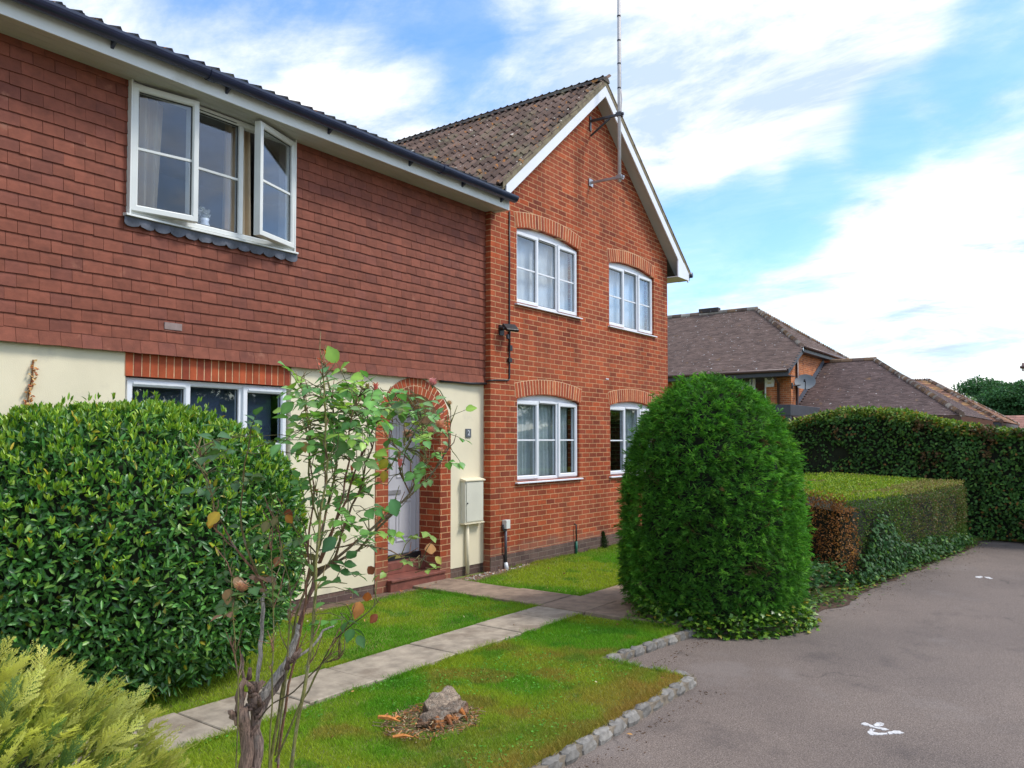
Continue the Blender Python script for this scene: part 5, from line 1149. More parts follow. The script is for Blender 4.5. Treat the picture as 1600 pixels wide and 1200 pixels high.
def grass_patch(n, x0, y0, x1, y1, h, w):
    x = rng.uniform(x0, x1, n); y = rng.uniform(y0, y1, n); k = grass_mask(x, y); x, y = x[k], y[k]; n = len(x)
    P = np.stack([x, y, np.full(n, -.004)], 1); a = rng.uniform(0, 6.28, n); hh_ = h * rng.uniform(.5, 1.25, n) * (.7 + .6 * vnoise(x, y, .12, 6)); lean = rng.uniform(.1, 1.0, n)
    A = np.stack([np.cos(a) * lean, np.sin(a) * lean, np.ones(n)], 1); N = np.stack([-np.sin(a), np.cos(a), np.zeros(n)], 1)
    T = np.array([(0, -.5, 0), (0, .5, 0), (.6, .32, .0), (.6, -.32, .0), (1, 0, -.18)], float); F = np.array([(0, 1, 2), (0, 2, 3), (3, 2, 4)])
    return leaves(P, A, N + np.array((0, 0, .01)), hh_, w, T, F, grass_col(x, y))
g1 = grass_patch(150000, 1.5, -4.1, 6.9, -2.3, .034, .0042)
g2 = grass_patch(80000, 1.8, -1.95, 7.1, .1, .034, .005)
g3 = grass_patch(70000, 7.5, -2.1, 15, .1, .036, .0075)
def edge_tufts():
    L = []
    for (xa, ya, xb, yb, n) in ((1.8, -2.37, 6.95, -2.37, 5000), (1.8, -1.79, 6.95, -1.79, 5000), (1.5, -4.075, 5.62, -4.075, 3500), (6.97, -1.8, 6.97, 0, 1500), (6.97, -3.3, 6.97, -2.36, 900), (7.68, -1.87, 7.68, -.2, 1800), (7.7, -1.87, 12, -1.87, 2500), (8.8, -.03, 13.8, -.03, 2500), (5.72, -3.29, 6.95, -3.40, 900), (5.63, -4.05, 5.64, -3.4, 500)):
        t_ = rng.uniform(0, 1, n); x = xa + (xb - xa) * t_ + rng.normal(0, .018, n); y = ya + (yb - ya) * t_ + rng.normal(0, .018, n); L.append(np.stack([x, y], 1)[vnoise(x, y, .14, 70) > .38])
    q = np.concatenate(L); n = len(q); a = rng.uniform(0, 6.28, n); lean = rng.uniform(.2, 1.2, n)
    A = np.stack([np.cos(a) * lean, np.sin(a) * lean, np.ones(n)], 1); N = np.stack([-np.sin(a), np.cos(a), np.full(n, .01)], 1)
    T = np.array([(0, -.5, 0), (0, .5, 0), (.6, .32, .0), (.6, -.32, .0), (1, 0, -.18)], float); F = np.array([(0, 1, 2), (0, 2, 3), (3, 2, 4)])
    return leaves(np.stack([q[:, 0], q[:, 1], np.full(n, -.004)], 1), A, N, rng.uniform(.035, .075, n), .0042, T, F, grass_col(q[:, 0], q[:, 1]) * .9)
o = np_mesh('grass', *merge(g1, g2, g3, edge_tufts()), M_GRASS, None); tag(o, 'mown lawn of green and yellowing grass with dry brown patches', 'grass', None, 'stuff')
# clover patches
m = 9000; x = rng.uniform(2.4, 6.8, m); y = rng.uniform(-4.0, -.3, m); k = (fbm(x, y, .6, 60) > .57) & grass_mask(x, y); x, y = x[k], y[k]; m = len(x)
P_ = leaves(np.stack([x, y, .018 + rng.uniform(0, .014, m)], 1), rng.normal(0, 1, (m, 3)) * (1, 1, .2), np.tile((0, 0, 1.0), (m, 1)) + rng.normal(0, .25, (m, 3)), rng.uniform(.012, .02, m), rng.uniform(.012, .018, m), T_OVAL, F_OVAL, jcol((.10, .30, .03), m, .3))
o = np_mesh('clover', *P_, M_LEAF_MATT, None); tag(o, 'small round clover leaves spreading through the front lawn', 'clover', None, 'stuff')
# dead leaves and grit
m = 130; x = rng.uniform(2, 9.5, m); y = rng.uniform(-4.3, 0.02, m); wq = rng.uniform(0, 1, m) < .45; x[wq] = rng.uniform(4.2, 8.9, wq.sum()); y[wq] = rng.uniform(-.22, .08, wq.sum())
zl = np.where(y < -4.15, Z_ROAD + .01, .035)
P_ = leaves(np.stack([x, y, zl], 1), rng.normal(0, 1, (m, 3)) * (1, 1, .3), np.tile((0, 0, 1.0), (m, 1)) + rng.normal(0, .5, (m, 3)), rng.uniform(.015, .045, m), rng.uniform(.01, .022, m), T_OVAL, F_OVAL, pickc(m, [(2, (.42, .22, .07), .3), (1, (.30, .10, .04), .3), (1, (.5, .42, .25), .2)]))
o = np_mesh('fallen_leaves', *P_, M_LITTER, None); tag(o, 'scattered dry orange and buff leaves on the lawn and soil by the wall', 'fallen leaves', None, 'stuff')
g = MB()
for i in range(170):
    x = random.uniform(7.6, 9.3); y = random.uniform(-.22, .0) * (1 - (x - 7.6) / 2.2) ; s = random.uniform(.006, .02); k = random.uniform(.6, 1.2); g.cur = random.choice([(.35 * k, .25 * k, .17 * k), (.5 * k, .47 * k, .42 * k), (.3 * k, .12 * k, .07 * k)])
    g.tube([(x, y, .004), (x + s * .3, y, .004 + s * .8)], [s, s * .5], 5)
tag(g.build('gravel', M_LITTER, None), 'small stones and grit on the soil strip below the meter cabinet', 'gravel', None, 'stuff')
g = MB()
for i in range(520):
    x = random.uniform(3, 8.6) if i % 2 else random.uniform(8.8, 16); y = (-4.24 - abs(random.gauss(0, .07))) if x < 5.6 else ((-4.2 - .1 * (x - 9) - abs(random.gauss(0, .2))) if x > 8.8 else (-3.62 - abs(random.gauss(0, .08)))); s = random.uniform(.002, .008); a = random.uniform(0, 3.14); k = random.uniform(.4, 1)
    g.cur = (.20 * k, .12 * k, .07 * k); g.bar((x, y, Z_ROAD + .003), (x + math.cos(a) * s * 2.4, y + math.sin(a) * s * 2.4, Z_ROAD + .004), s * .6, .003)
tag(g.build('leaf_debris', M_LITTER, None), 'dark crumbs of leaf and moss debris gathered along the kerb edge', 'debris', None, 'stuff')
g = MB(); a = onY(941, 840, 0)
m = 700; P = np.stack([rng.normal(0, .055, m), np.zeros(m), rng.uniform(0, 1, m) * .26], 1); P[:, 0] *= (1.1 - P[:, 2] / .26); P[:, 1] = -rng.uniform(0, .07, m) * (1.1 - P[:, 2] / .26); P += np.array((11.42, -.005, 0))
t = thing('weed', (11.42, -.03, 0), 'small dark conical weed growing against the foot of the gable wall', 'weed'); np_mesh('foliage', *leaves(P, rng.normal(0, .5, (m, 3)) + (0, -.4, .5), rng.normal(0, 1, (m, 3)), .035, .012, T_SMALL, F_SMALL, jcol((.03, .055, .015), m, .4)), M_LEAF_MATT, t)

# ------------------------------------------------------------------ tree stump
t = thing('tree_stump', (3.85, -3.22, 0), 'low weathered grey tree stump with torn orange wood on the front lawn', 'tree stump')
def lump(c, r, seed, flat=.6, tilt=(0, 0), ctop=(.34, .33, .32), cside=(.13, .085, .055), tear=None, rough=.22):
    nu, nv = 40, 18; V = []; C = []; rs = random.Random(seed)
    for j in range(nv + 1):
        th_ = math.pi * .60 * j / nv
        for i in range(nu):
            a = 2 * math.pi * i / nu; d = Vector((math.sin(th_) * math.cos(a), math.sin(th_) * math.sin(a), math.cos(th_)))
            k = (abs(d.x) ** 3.5 + abs(d.y) ** 3.5 + abs(d.z) ** 3.5) ** (-1 / 3.5)
            q = d * k; f = 1 + rough * noise.fractal(Vector((math.cos(a) * 1.2 + seed, math.sin(a) * 1.2, q.z * .5)) * 1.6, .8, 2, 3)
            p = Vector((q.x * r[0] * f, q.y * r[1] * f, q.z * r[2]))
            fl = .06 * r[0] * noise.fractal(Vector((p.x * 22 + seed, p.y * 9, p.z * 4)), .7, 2, 4)
            p += Vector((d.x * fl, d.y * fl, fl * .9 + .05 * r[0] * math.sin(p.x * 55 + 3 * math.sin(p.y * 20))))
            p.z *= 1 - .25 * max(0, noise.noise(Vector((p.x * 30, p.y * 8, seed)))); p.z += tilt[0] * p.x + tilt[1] * p.y; p = p + Vector(c); p.z = max(p.z, -.03); V.append(p)
            top = d.z > .45; k2 = .6 + 1.3 * abs(noise.noise(Vector((p.x * 38 + 9 * seed, p.y * 14, p.z * 30)))) 
            cc = ctop if top else cside
            if tear and not top and tear[0] < a < tear[1]: cc = (.42, .16, .045)
            C.append(tuple(x * k2 for x in cc))
    g = MB(); g.add(V, [(j * nu + i, (j + 1) * nu + i, (j + 1) * nu + (i + 1) % nu, j * nu + (i + 1) % nu) for j in range(nv) for i in range(nu)]); g.c = C; return g
lump((3.93, -3.15, .06), (.14, .075, .055), 3, rough=.10, tilt=(.15, .3), ctop=(.27, .205, .145), cside=(.14, .09, .055)).build('split_log', M_BARK, t, False)
lump((3.82, -3.25, .035), (.17, .09, .05), 8, tilt=(.05, -.05), ctop=(.19, .14, .10), tear=(3.6, 4.9), cside=(.17, .09, .05), rough=.35).build('stump_base', M_BARK, t, False)
for (x, y, l, a) in ((3.70, -3.30, .07, 4.6), (3.76, -3.33, .05, 4.9), (3.90, -3.32, .05, 5.3)):
    g = MB(); g.cur = random.choice([(.42, .15, .04), (.30, .12, .05)]); g.tube([(x, y, .07), (x + math.cos(a) * l * .4, y + math.sin(a) * l * .4, .045), (x + math.cos(a) * l, y + math.sin(a) * l, .0)], [.018, .015, .006], 7); g.build('root', M_WOODCHIP, t)
g = MB()
for i in range(900):
    a = random.uniform(0, 6.28); r = math.sqrt(random.random()) * .33; x, y = 3.80 + r * math.cos(a) * 1.05 - .04, -3.21 + r * math.sin(a) * .85; z = random.uniform(.0, .035) * (1 + .6 * (r < .2)); b = random.uniform(0, 6.28); l = random.choice([.01, .02, .03, .06]) * random.uniform(.7, 1.3); k = random.uniform(.55, 1.2)
    g.cur = random.choice([(.42 * k, .17 * k, .06 * k), (.30 * k, .17 * k, .09 * k), (.20 * k, .13 * k, .08 * k), (.40 * k, .30 * k, .17 * k)])
    g.bar((x, y, z), (x + math.cos(b) * l, y + math.sin(b) * l, z + random.uniform(-.008, .012)), .004 if l > .03 else .007, .003)
tag(g.build('wood_chippings', M_WOODCHIP, None), 'orange-brown wood chips and dry stalks littering the ground round the stump', 'wood chips', None, 'stuff')
for (px, py, l, a, w) in ((608, 1130, .15, -.35, .015), (630, 1158, .12, .2, .011), (621, 1128, .06, .9, .007)):
    p = at(px, py, 1240 * EYE / (py - 687)); g = MB(); g.cur = (.62, .24, .07); d = Vector((math.cos(a + R(-53)), math.sin(a + R(-53)), 0))
    g.tube([p + Vector((0, 0, .03)) - d * l * .5, p + Vector((0, 0, .035)), p + Vector((0, 0, .02)) + d * l * .5], [w * .8, w, w * .25], 5); g.cur = (.5, .28, .12); g.tube([p + Vector((0, 0, .03)) - d * l * .3, p + Vector((.02, .03, .05))], [w * .5, .004], 4)
    tag(g.build('wood_splinter', M_WOODCHIP, None), {608: 'largest bright orange wood splinter, lying left of the stump', 630: 'flat orange wood splinter at the front edge of the chippings', 621: 'smallest orange wood sliver, beside the largest splinter'}[px], 'splinter', 'orange splinters beside the stump')
# paint splashes on the drive
def splash(pts, z, name):
    g = MB(); g.prism([(p[0], p[1]) for p in pts], 'z', Z_ROAD + .001, Z_ROAD + z); return g
def px_poly(L): return [at(x, y, PX_F * (EYE - Z_ROAD) / (y - 687.0)) for x, y in L]
SPL = [[(1345, 1123), (1352, 1123), (1366, 1128), (1380, 1131), (1390, 1134), (1382, 1135), (1366, 1131), (1354, 1128), (1346, 1126)],
       [(1366, 1126), (1370, 1122.5), (1378, 1123), (1381, 1126), (1377, 1129), (1371, 1130), (1366, 1129)],
       [(1358, 1134), (1363, 1132), (1367, 1134), (1364, 1137), (1374, 1139), (1385, 1138.5), (1386, 1141), (1374, 1142), (1362, 1142), (1356, 1139)],
       [(1387, 1138), (1397, 1134.5), (1406, 1136), (1412, 1139), (1404, 1140.5), (1396, 1139.5), (1389, 1141)]]
SP2 = [[(1524, 899), (1532, 898.6), (1536, 900), (1531, 901.5), (1525, 901)], [(1537, 899.6), (1546, 900.2), (1551, 902.6), (1546, 903), (1540, 901)]]
for LL_, lb in ((SPL, 'irregular splash of worn white paint in the near right of the drive'), (SP2, 'small far splash of white paint on the drive near the hedges')):
    g = MB()
    for L in LL_:
        P = [(p.x, p.y) for p in px_poly(L)]; Q = []
        for i in range(len(P)):
            a_, b_ = P[i], P[(i + 1) % len(P)]
            for k in range(4): Q.append((a_[0] + (b_[0] - a_[0]) * k / 4 + random.uniform(-.006, .006), a_[1] + (b_[1] - a_[1]) * k / 4 + random.uniform(-.006, .006)))
        ar = sum(Q[i][0] * Q[(i + 1) % len(Q)][1] - Q[(i + 1) % len(Q)][0] * Q[i][1] for i in range(len(Q)))
        g.prism(Q if ar > 0 else Q[::-1], 'z', Z_ROAD - .01, Z_ROAD + .003)
    tag(g.build('paint_splash', M_PAINT, None), lb, 'paint mark')

# ------------------------------------------------------------------ rose bush
rb = at(395, 687, 2.3)
t = thing('rose_bush', (rb.x, rb.y, 0), 'tall straggly rose bush with gnarled cut trunk, big green leaves and a few pink blooms', 'rose bush')
RS = random.Random(11)
def pz(x, y, d): return at(x, y, d)
def stem(g, pts, r0, r1, c, n=7, wob=.003, sub=3):
    P = [pz(*p) for p in pts]; Q = []
    for i in range(len(P) - 1):
        for k in range(sub):
            q = P[i].lerp(P[i + 1], k / sub)
            if i or k: q = q + Vector((RS.uniform(-wob, wob), RS.uniform(-wob, wob), 0))
            Q.append(q)
    Q.append(P[-1]); m = len(Q) - 1; r0 *= .64; r1 *= .72; g.cur = c; g.tube(Q, [(r0 + (r1 - r0) * i / m) * (1 + RS.uniform(-.1, .12)) for i in range(m + 1)], n); return Q
BR, GY, OL, RD = (.26, .17, .12), (.36, .32, .27), (.19, .18, .05), (.22, .11, .06)
gt = MB()
stem(gt, [(392, 1640, 2.3), (388, 1400, 2.3), (385, 1230, 2.3), (384, 1150, 2.29), (378, 1105, 2.28)], .032, .023, BR, 10, .005)
stem(gt, [(378, 1115, 2.28), (372, 1090, 2.27), (383, 1062, 2.27)], .021, .012, BR, 9, .004)
stem(gt, [(374, 1130, 2.28), (364, 1118, 2.27), (360, 1110, 2.26)], .02, .010, BR, 8, .004)
stem(gt, [(402, 1640, 2.33), (404, 1300, 2.33), (400, 1200, 2.33), (399, 1140, 2.33), (397, 1090, 2.33), (396, 1066, 2.33)], .03, .021, (.28, .20, .155), 10, .005)
stem(gt, [(388, 1072, 2.33), (380, 1058, 2.33), (377, 1022, 2.34)], .008, .005, BR, 7)
stem(gt, [(402, 1080, 2.34), (404, 1040, 2.34), (409, 990, 2.35), (411, 935, 2.35), (415, 920, 2.35)], .010, .0075, GY, 8)
stem(gt, [(415, 920, 2.35), (400, 895, 2.34), (378, 870, 2.33), (360, 845, 2.32), (350, 822, 2.31)], .0075, .003, RD, 7)
stem(gt, [(402, 897, 2.34), (388, 862, 2.33), (380, 838, 2.33), (376, 800, 2.33), (380, 740, 2.33), (390, 690, 2.33), (392, 668, 2.33)], .006, .0022, (.16, .12, .04), 7)
stem(gt, [(402, 1100, 2.33), (420, 1075, 2.34), (437, 1050, 2.35), (452, 1030, 2.36), (462, 1000, 2.37), (468, 975, 2.38)], .020, .012, GY, 9, .005)
stem(gt, [(400, 1130, 2.34), (418, 1092, 2.36), (436, 1068, 2.37), (452, 1040, 2.38)], .014, .010, (.22, .17, .14), 8, .004)
stem(gt, [(468, 975, 2.38), (478, 945, 2.39), (488, 920, 2.40), (495, 890, 2.41)], .010, .008, (.22, .12, .09), 8)
stem(gt, [(460, 1030, 2.37), (490, 1010, 2.38), (505, 985, 2.40), (522, 978, 2.41)], .007, .004, GY, 7)
for i in range(26):     # knots and cut stubs
    x, y = RS.choice([(378, 1112), (385, 1150), (398, 1090), (395, 1070), (400, 1120), (455, 1035), (386, 1180), (392, 1200)]); p = pz(x + RS.uniform(-8, 8), y + RS.uniform(-12, 12), 2.29); q = p + Vector((RS.uniform(-.03, .03), RS.uniform(-.03, .01), RS.uniform(-.005, .035)))
    k = RS.uniform(.7, 1.5); gt.cur = (.17 * k, .11 * k, .08 * k); gt.tube([p, q], [.009, RS.uniform(.003, .006)], 6)
gt.build('trunk', M_BARK, t, True)
gc = MB(); tips = []
canes = [
 ([(372, 1640, 2.2), (370, 1200, 2.2), (372, 1060, 2.2), (367, 1000, 2.2), (362, 900, 2.21)], .0035, .002, OL),
 ([(420, 1640, 2.22), (421, 1200, 2.22), (425, 1050, 2.22), (428, 950, 2.24), (424, 860, 2.25)], .0045, .002, OL),
 ([(418, 1640, 2.4), (424, 1190, 2.4), (440, 1080, 2.4), (462, 960, 2.42), (500, 850, 2.44), (530, 700, 2.45), (520, 620, 2.45), (502, 560, 2.45)], .009, .0028, OL),
 ([(425, 1640, 2.36), (436, 1180, 2.36), (452, 1070, 2.36), (480, 940, 2.38), (482, 860, 2.4), (490, 760, 2.42), (478, 640, 2.42)], .0075, .0025, RD),
 ([(440, 1640, 2.1), (454, 1210, 2.1), (474, 1080, 2.12), (492, 960, 2.15), (498, 840, 2.2), (512, 720, 2.22), (507, 640, 2.25), (505, 590, 2.25)], .009, .003, OL),
 ([(430, 1190, 2.3), (470, 1100, 2.3), (505, 1035, 2.3), (528, 1030, 2.3), (533, 990, 2.3)], .005, .003, OL),
 ([(404, 1125, 2.28), (425, 1100, 2.28), (460, 1080, 2.28), (500, 1040, 2.28), (520, 1000, 2.28), (570, 960, 2.28), (590, 940, 2.28)], .0035, .002, (.09, .07, .03)),
 ([(495, 890, 2.41), (520, 880, 2.42), (535, 830, 2.43), (560, 770, 2.43), (580, 700, 2.42), (572, 650, 2.42), (569, 610, 2.42)], .0075, .0025, (.14, .09, .04)),
 ([(490, 905, 2.41), (530, 870, 2.45), (575, 830, 2.5), (610, 800, 2.52), (650, 765, 2.54), (680, 735, 2.55), (700, 700, 2.55), (704, 640, 2.55)], .008, .002, (.15, .11, .06)),
 ([(495, 895, 2.43), (560, 860, 2.5), (600, 815, 2.55), (640, 770, 2.6), (665, 720, 2.6), (660, 660, 2.6), (652, 625, 2.6)], .007, .002, (.13, .10, .05)),
 ([(500, 880, 2.4), (540, 780, 2.42), (570, 700, 2.42), (600, 640, 2.42), (625, 610, 2.42)], .006, .002, RD),
 ([(488, 900, 2.38), (500, 820, 2.36), (480, 740, 2.35), (484, 660, 2.33), (470, 600, 2.33)], .006, .002, OL),
 ([(498, 880, 2.36), (530, 800, 2.33), (545, 720, 2.3), (548, 650, 2.3), (560, 620, 2.3)], .006, .002, RD),
 ([(500, 870, 2.4), (480, 850, 2.4), (455, 820, 2.4), (440, 790, 2.4)], .004, .0015, (.12, .09, .04)),
 ([(495, 860, 2.35), (560, 850, 2.3), (610, 860, 2.3), (655, 888, 2.3)], .0035, .002, (.16, .10, .05)),
 ([(650, 768, 2.54), (640, 720, 2.54), (610, 690, 2.54), (615, 640, 2.54)], .004, .0015, RD),
 ([(640, 770, 2.56), (625, 740, 2.55), (640, 690, 2.55), (665, 650, 2.56)], .004, .0015, (.14, .08, .04)),
 ([(350, 822, 2.31), (335, 790, 2.3), (322, 740, 2.3), (310, 700, 2.3)], .003, .0015, (.13, .10, .04)),
 ([(365, 855, 2.32), (340, 830, 2.3), (335, 800, 2.3)], .003, .0015, RD),
 ([(430, 1180, 2.33), (445, 1060, 2.33), (455, 930, 2.35), (440, 850, 2.36), (425, 800, 2.36)], .005, .002, OL),
 ([(560, 760, 2.42), (600, 740, 2.42), (632, 700, 2.42), (634, 680, 2.42)], .003, .0016, OL)]
allp = []
for pts, r0, r1, c in canes:
    Q = stem(gc, pts, r0, r1, c, 7, .004); allp.append(Q); tips.append(Q[-1])
node_pts = []
for Q in allp:
    for i in range(2, len(Q)):
        if Q[i].z > 1.12: node_pts.append((Q[i], Q[min(i + 1, len(Q) - 1)] - Q[i - 1]))
# thin dead-ish twigs
for i in range(230):
    p, d = RS.choice(node_pts); d = (d.normalized() + Vector((RS.uniform(-1, 1), RS.uniform(-1, 1), RS.uniform(-.2, .9))) * .8).normalized(); l = RS.uniform(.02, .10)
    if p.z > 1.75: l *= .6
    m_ = p + d * l * .5 + Vector((RS.uniform(-.01, .01), RS.uniform(-.01, .01), .005)); e = p + d * l + Vector((0, 0, RS.uniform(0, .03)))
    k = RS.uniform(.6, 1.4); gc.cur = RS.choice([(.24 * k, .18 * k, .08 * k), (.26 * k, .13 * k, .08 * k), (.2 * k, .2 * k, .06 * k)]); gc.tube([p, m_, e], [.0022, .0016, .0010], 5, False)
    if RS.random() < .3: gc.tube([m_, m_ + Vector((RS.uniform(-1, 1), RS.uniform(-1, 1), RS.uniform(0, 1))).normalized() * .035], [.0013, .0008], 4, False)
for i in range(260):    # thorns
    p, d = RS.choice(node_pts); o_ = Vector((RS.uniform(-1, 1), RS.uniform(-1, 1), -.2)).normalized(); gc.cur = (.2, .09, .04); gc.tube([p + o_ * .002, p + o_ * .009 - Vector((0, 0, .003))], [.0016, .0003], 4, False)
gc.build('stems', M_BARK, t, True)
# compound leaves
LP, LA, LN, LL, LW, LCc = [], [], [], [], [], []
def leaflet(p, a, n, l, w, c): LP.append(tuple(p)); LA.append(tuple(a)); LN.append(tuple(n)); LL.append(l); LW.append(w); LCc.append(c)
cam_p = Vector((0, -CAM_D, EYE))
gp = MB()
def compound(p, d, size, c, nl=5, face=.5):
    d = d.normalized(); view = (cam_p - p).normalized(); n = (Vector((0, 0, 1)) + view * RS.uniform(0, face) + Vector((RS.uniform(-.5, .5), RS.uniform(-.5, .5), 0))).normalized(); s = d.cross(n).normalized(); L = size * 1.7
    gp.cur = (.10, .11, .03); gp.tube([p, p + d * L * .5 - Vector((0, 0, .003)), p + d * L - Vector((0, 0, .01))], [.0014, .001, .0008], 4, False)
    spots = [(1.0, 0)] + ([(.72, 1), (.72, -1)] if nl >= 3 else []) + ([(.4, 1), (.4, -1)] if nl >= 5 else [])
    size *= .86
    for (u, k) in spots:
        q = p + d * L * u - Vector((0, 0, .01 * u)); a = (d * (1 if k == 0 else .45) + s * k * .9 + Vector((0, 0, RS.uniform(-.55, .1)))).normalized(); sz = size * (1.0 if k == 0 else .85) * RS.uniform(.85, 1.15)
        kk = RS.uniform(.8, 1.2); leaflet(q, a, (n + Vector((RS.uniform(-.35, .35), RS.uniform(-.35, .35), 0))).normalized(), sz, sz * RS.uniform(.66, .8), tuple(x * kk for x in c))
GREENS = [(.13, .31, .08), (.17, .38, .08), (.11, .27, .075), (.27, .44, .07), (.20, .34, .12)]
def leafzone(cx, cy, rx, ry, n, size, cols, d0=2.38):
    for i in range(n):
        x = cx + max(-1.1, min(1.1, RS.gauss(0, .55))) * rx; y = max(606, cy + max(-1.1, min(1.1, RS.gauss(0, .55))) * ry); p = pz(x, y, d0 + RS.uniform(-.16, .16)); d = Vector((RS.uniform(-1, 1), RS.uniform(-1, 1), RS.uniform(-.3, .5)))
        q, _ = min(node_pts, key=lambda a: (a[0] - p).length)
        if (q - p).length > .04: gp.cur = (.11, .10, .03); gp.tube([q, q.lerp(p, .5) + Vector((0, 0, .01)), p], [.0018, .0013, .001], 4, False)
        compound(p, d, size * RS.uniform(.75, 1.2), RS.choice(cols), RS.choice([3, 3, 5, 1]))
leafzone(500, 650, 42, 58, 56, .050, GREENS)
leafzone(560, 650, 50, 45, 44, .050, GREENS)
leafzone(540, 730, 60, 55, 34, .046, GREENS)
leafzone(620, 640, 50, 35, 26, .042, GREENS + [(.16, .20, .04)], 2.5)
leafzone(665, 690, 38, 50, 34, .036, GREENS + [(.20, .10, .05)], 2.55)
leafzone(530, 800, 50, 50, 24, .044, GREENS)
leafzone(590, 790, 30, 40, 6, .048, GREENS)
leafzone(340, 720, 30, 40, 9, .048, [(.07, .16, .045), (.10, .16, .04), (.05, .13, .045)], 2.3)
leafzone(390, 690, 18, 25, 5, .05, [(.06, .15, .05)], 2.32)
leafzone(440, 830, 35, 45, 10, .040, [(.08, .15, .04), (.16, .14, .04), (.06, .14, .05)], 2.38)
leafzone(370, 915, 26, 35, 10, .045, [(.08, .16, .045), (.06, .14, .04), (.22, .12, .07)], 2.24)
leafzone(540, 935, 30, 35, 7, .045, [(.09, .22, .045), (.06, .16, .04)], 2.3)
leafzone(410, 940, 20, 20, 3, .04, [(.12, .22, .05)], 2.33)
leafzone(650, 870, 25, 30, 7, .036, [(.20, .30, .06), (.30, .24, .05)], 2.32)
for _i in range(9): _p = pz(503 + RS.uniform(-12, 12), 566 + RS.uniform(-12, 14), 2.45); leaflet(_p, (RS.uniform(-1, 1), RS.uniform(-1, 1), RS.uniform(-.2, .8)), (RS.uniform(-.4, .4), -.5, 1), .036, .018, (.60, .11, .03))
leafzone(480, 600, 20, 15, 5, .046, GREENS + [(.10, .25, .05)], 2.4)
for (x, y, c, sz, dd) in ((342, 800, (.55, .36, .03), .066, 2.28), (330, 812, (.50, .25, .03), .04, 2.28), (446, 805, (.42, .18, .03), .045, 2.3), (453, 795, (.22, .06, .03), .05, 2.32), (606, 718, (.45, .38, .03), .055, 2.4), (600, 735, (.45, .30, .03), .05, 2.4), (680, 870, (.40, .36, .08), .04, 2.3),
                       (672, 848, (.72, .36, .22), .062, 2.28), (437, 870, (.30, .12, .05), .045, 2.3), (575, 925, (.40, .12, .03), .05, 2.3), (590, 960, (.34, .09, .04), .045, 2.28), (365, 903, (.45, .28, .16), .06, 2.22), (358, 920, (.30, .17, .06), .06, 2.22), (475, 690, (.42, .28, .08), .05, 2.35), (585, 620, (.20, .24, .04), .045, 2.42),
                       (562, 940, (.40, .16, .03), .07, 2.33), (575, 885, (.22, .07, .03), .05, 2.38), (540, 690, (.10, .20, .05), .07, 2.25), (525, 840, (.07, .18, .07), .075, 2.25), (610, 780, (.10, .26, .10), .08, 2.25)):
    sz *= .74; p = pz(x, y, dd); leaflet(p, (RS.uniform(-.7, .7), RS.uniform(-.5, .5), -.7), tuple((cam_p - p).normalized() + Vector((RS.uniform(-.4, .4), 0, .4))), sz, sz * .7, c)
gp.build('leaf_stalks', M_BARK, t)
us = np.linspace(0, 1, 8); ws = np.array([0, .30, .46, .52, .48, .36, .17, 0]); dr = -.22 * us ** 2
rt = [(0, 0, 0)]; rf = []
for i in range(1, 8):
    z_ = dr[i]; rt += [(us[i], 0, z_)] + ([(us[i] + .03 * (-1) ** i, ws[i], z_ + .09 * ws[i] * 2), (us[i] + .03 * (-1) ** i, -ws[i], z_ + .09 * ws[i] * 2)] if i < 7 else [])
for i in range(0, 7):
    a_ = 0 if i == 0 else 1 + (i - 1) * 3; b_ = 1 + i * 3
    if i == 0: rf += [(a_, b_, b_ + 1), (a_, b_ + 2, b_)]
    elif i < 6: rf += [(a_, b_, b_ + 1), (a_, b_ + 1, a_ + 1), (a_, b_ + 2, b_), (a_, a_ + 2, b_ + 2)]
    else: rf += [(a_, b_, a_ + 1), (a_, a_ + 2, b_)]
rt = np.array(rt, float); rf = np.array(rf); rcv = np.array([1.2] + sum([[1.3, .95, .95]] * 6, []) + [1.1])
np_mesh('leaves', *leaves(np.array(LP), np.array(LA), np.array(LN), np.array(LL), np.array(LW), rt, rf, np.array(LCc), rcv), M_ROSE, t)
def bloom(x, y, d, size, c, open_=True):
    p = pz(x, y, d); q, _ = min(node_pts, key=lambda a: (a[0] - p).length); gp2 = MB(); gp2.cur = (.12, .13, .03); gp2.tube([q, q.lerp(p, .6) + Vector((0, 0, .01)), p - Vector((0, 0, size * .3))], [.0022, .0016, .0016], 5)
    gp2.tube([p - Vector((0, 0, size * .62)), p - Vector((0, 0, size * .3))], [.001, size * .20], 7)
    P = []; A = []; N = []; L = []
    rings = ((5, .25, 1.0), (6, .6, .9), (7, 1.0, .75), (7, 1.5, .55)) if open_ else ((4, .06, 1.0), (4, .16, .9))
    for k, (n, tlt, ln) in enumerate(rings):
        for i in range(n):
            a = 2 * math.pi * i / n + k; dr = Vector((math.cos(a), math.sin(a), 0)); A.append(tuple(dr * tlt + Vector((0, 0, 1)))); N.append(tuple(dr + Vector((0, 0, .1)))); P.append(tuple(p - Vector((0, 0, size * .3)) + dr * size * .06)); L.append(size * ln)
    m = len(P); C = jcol(c, m, .2, .04); v, f, cc = leaves(np.array(P), np.array(A), np.array(N), np.array(L) * .9, np.array(L) * (.75 if open_ else .45), T_OVAL * np.array((1, 1, -2.2)), F_OVAL, C)
    fl = np_mesh('bloom' if open_ else 'bud', v, f, cc, M_ROSE, t); gp2.build('flower_stalk', M_BARK, fl)
PK = (.75, .27, .27)
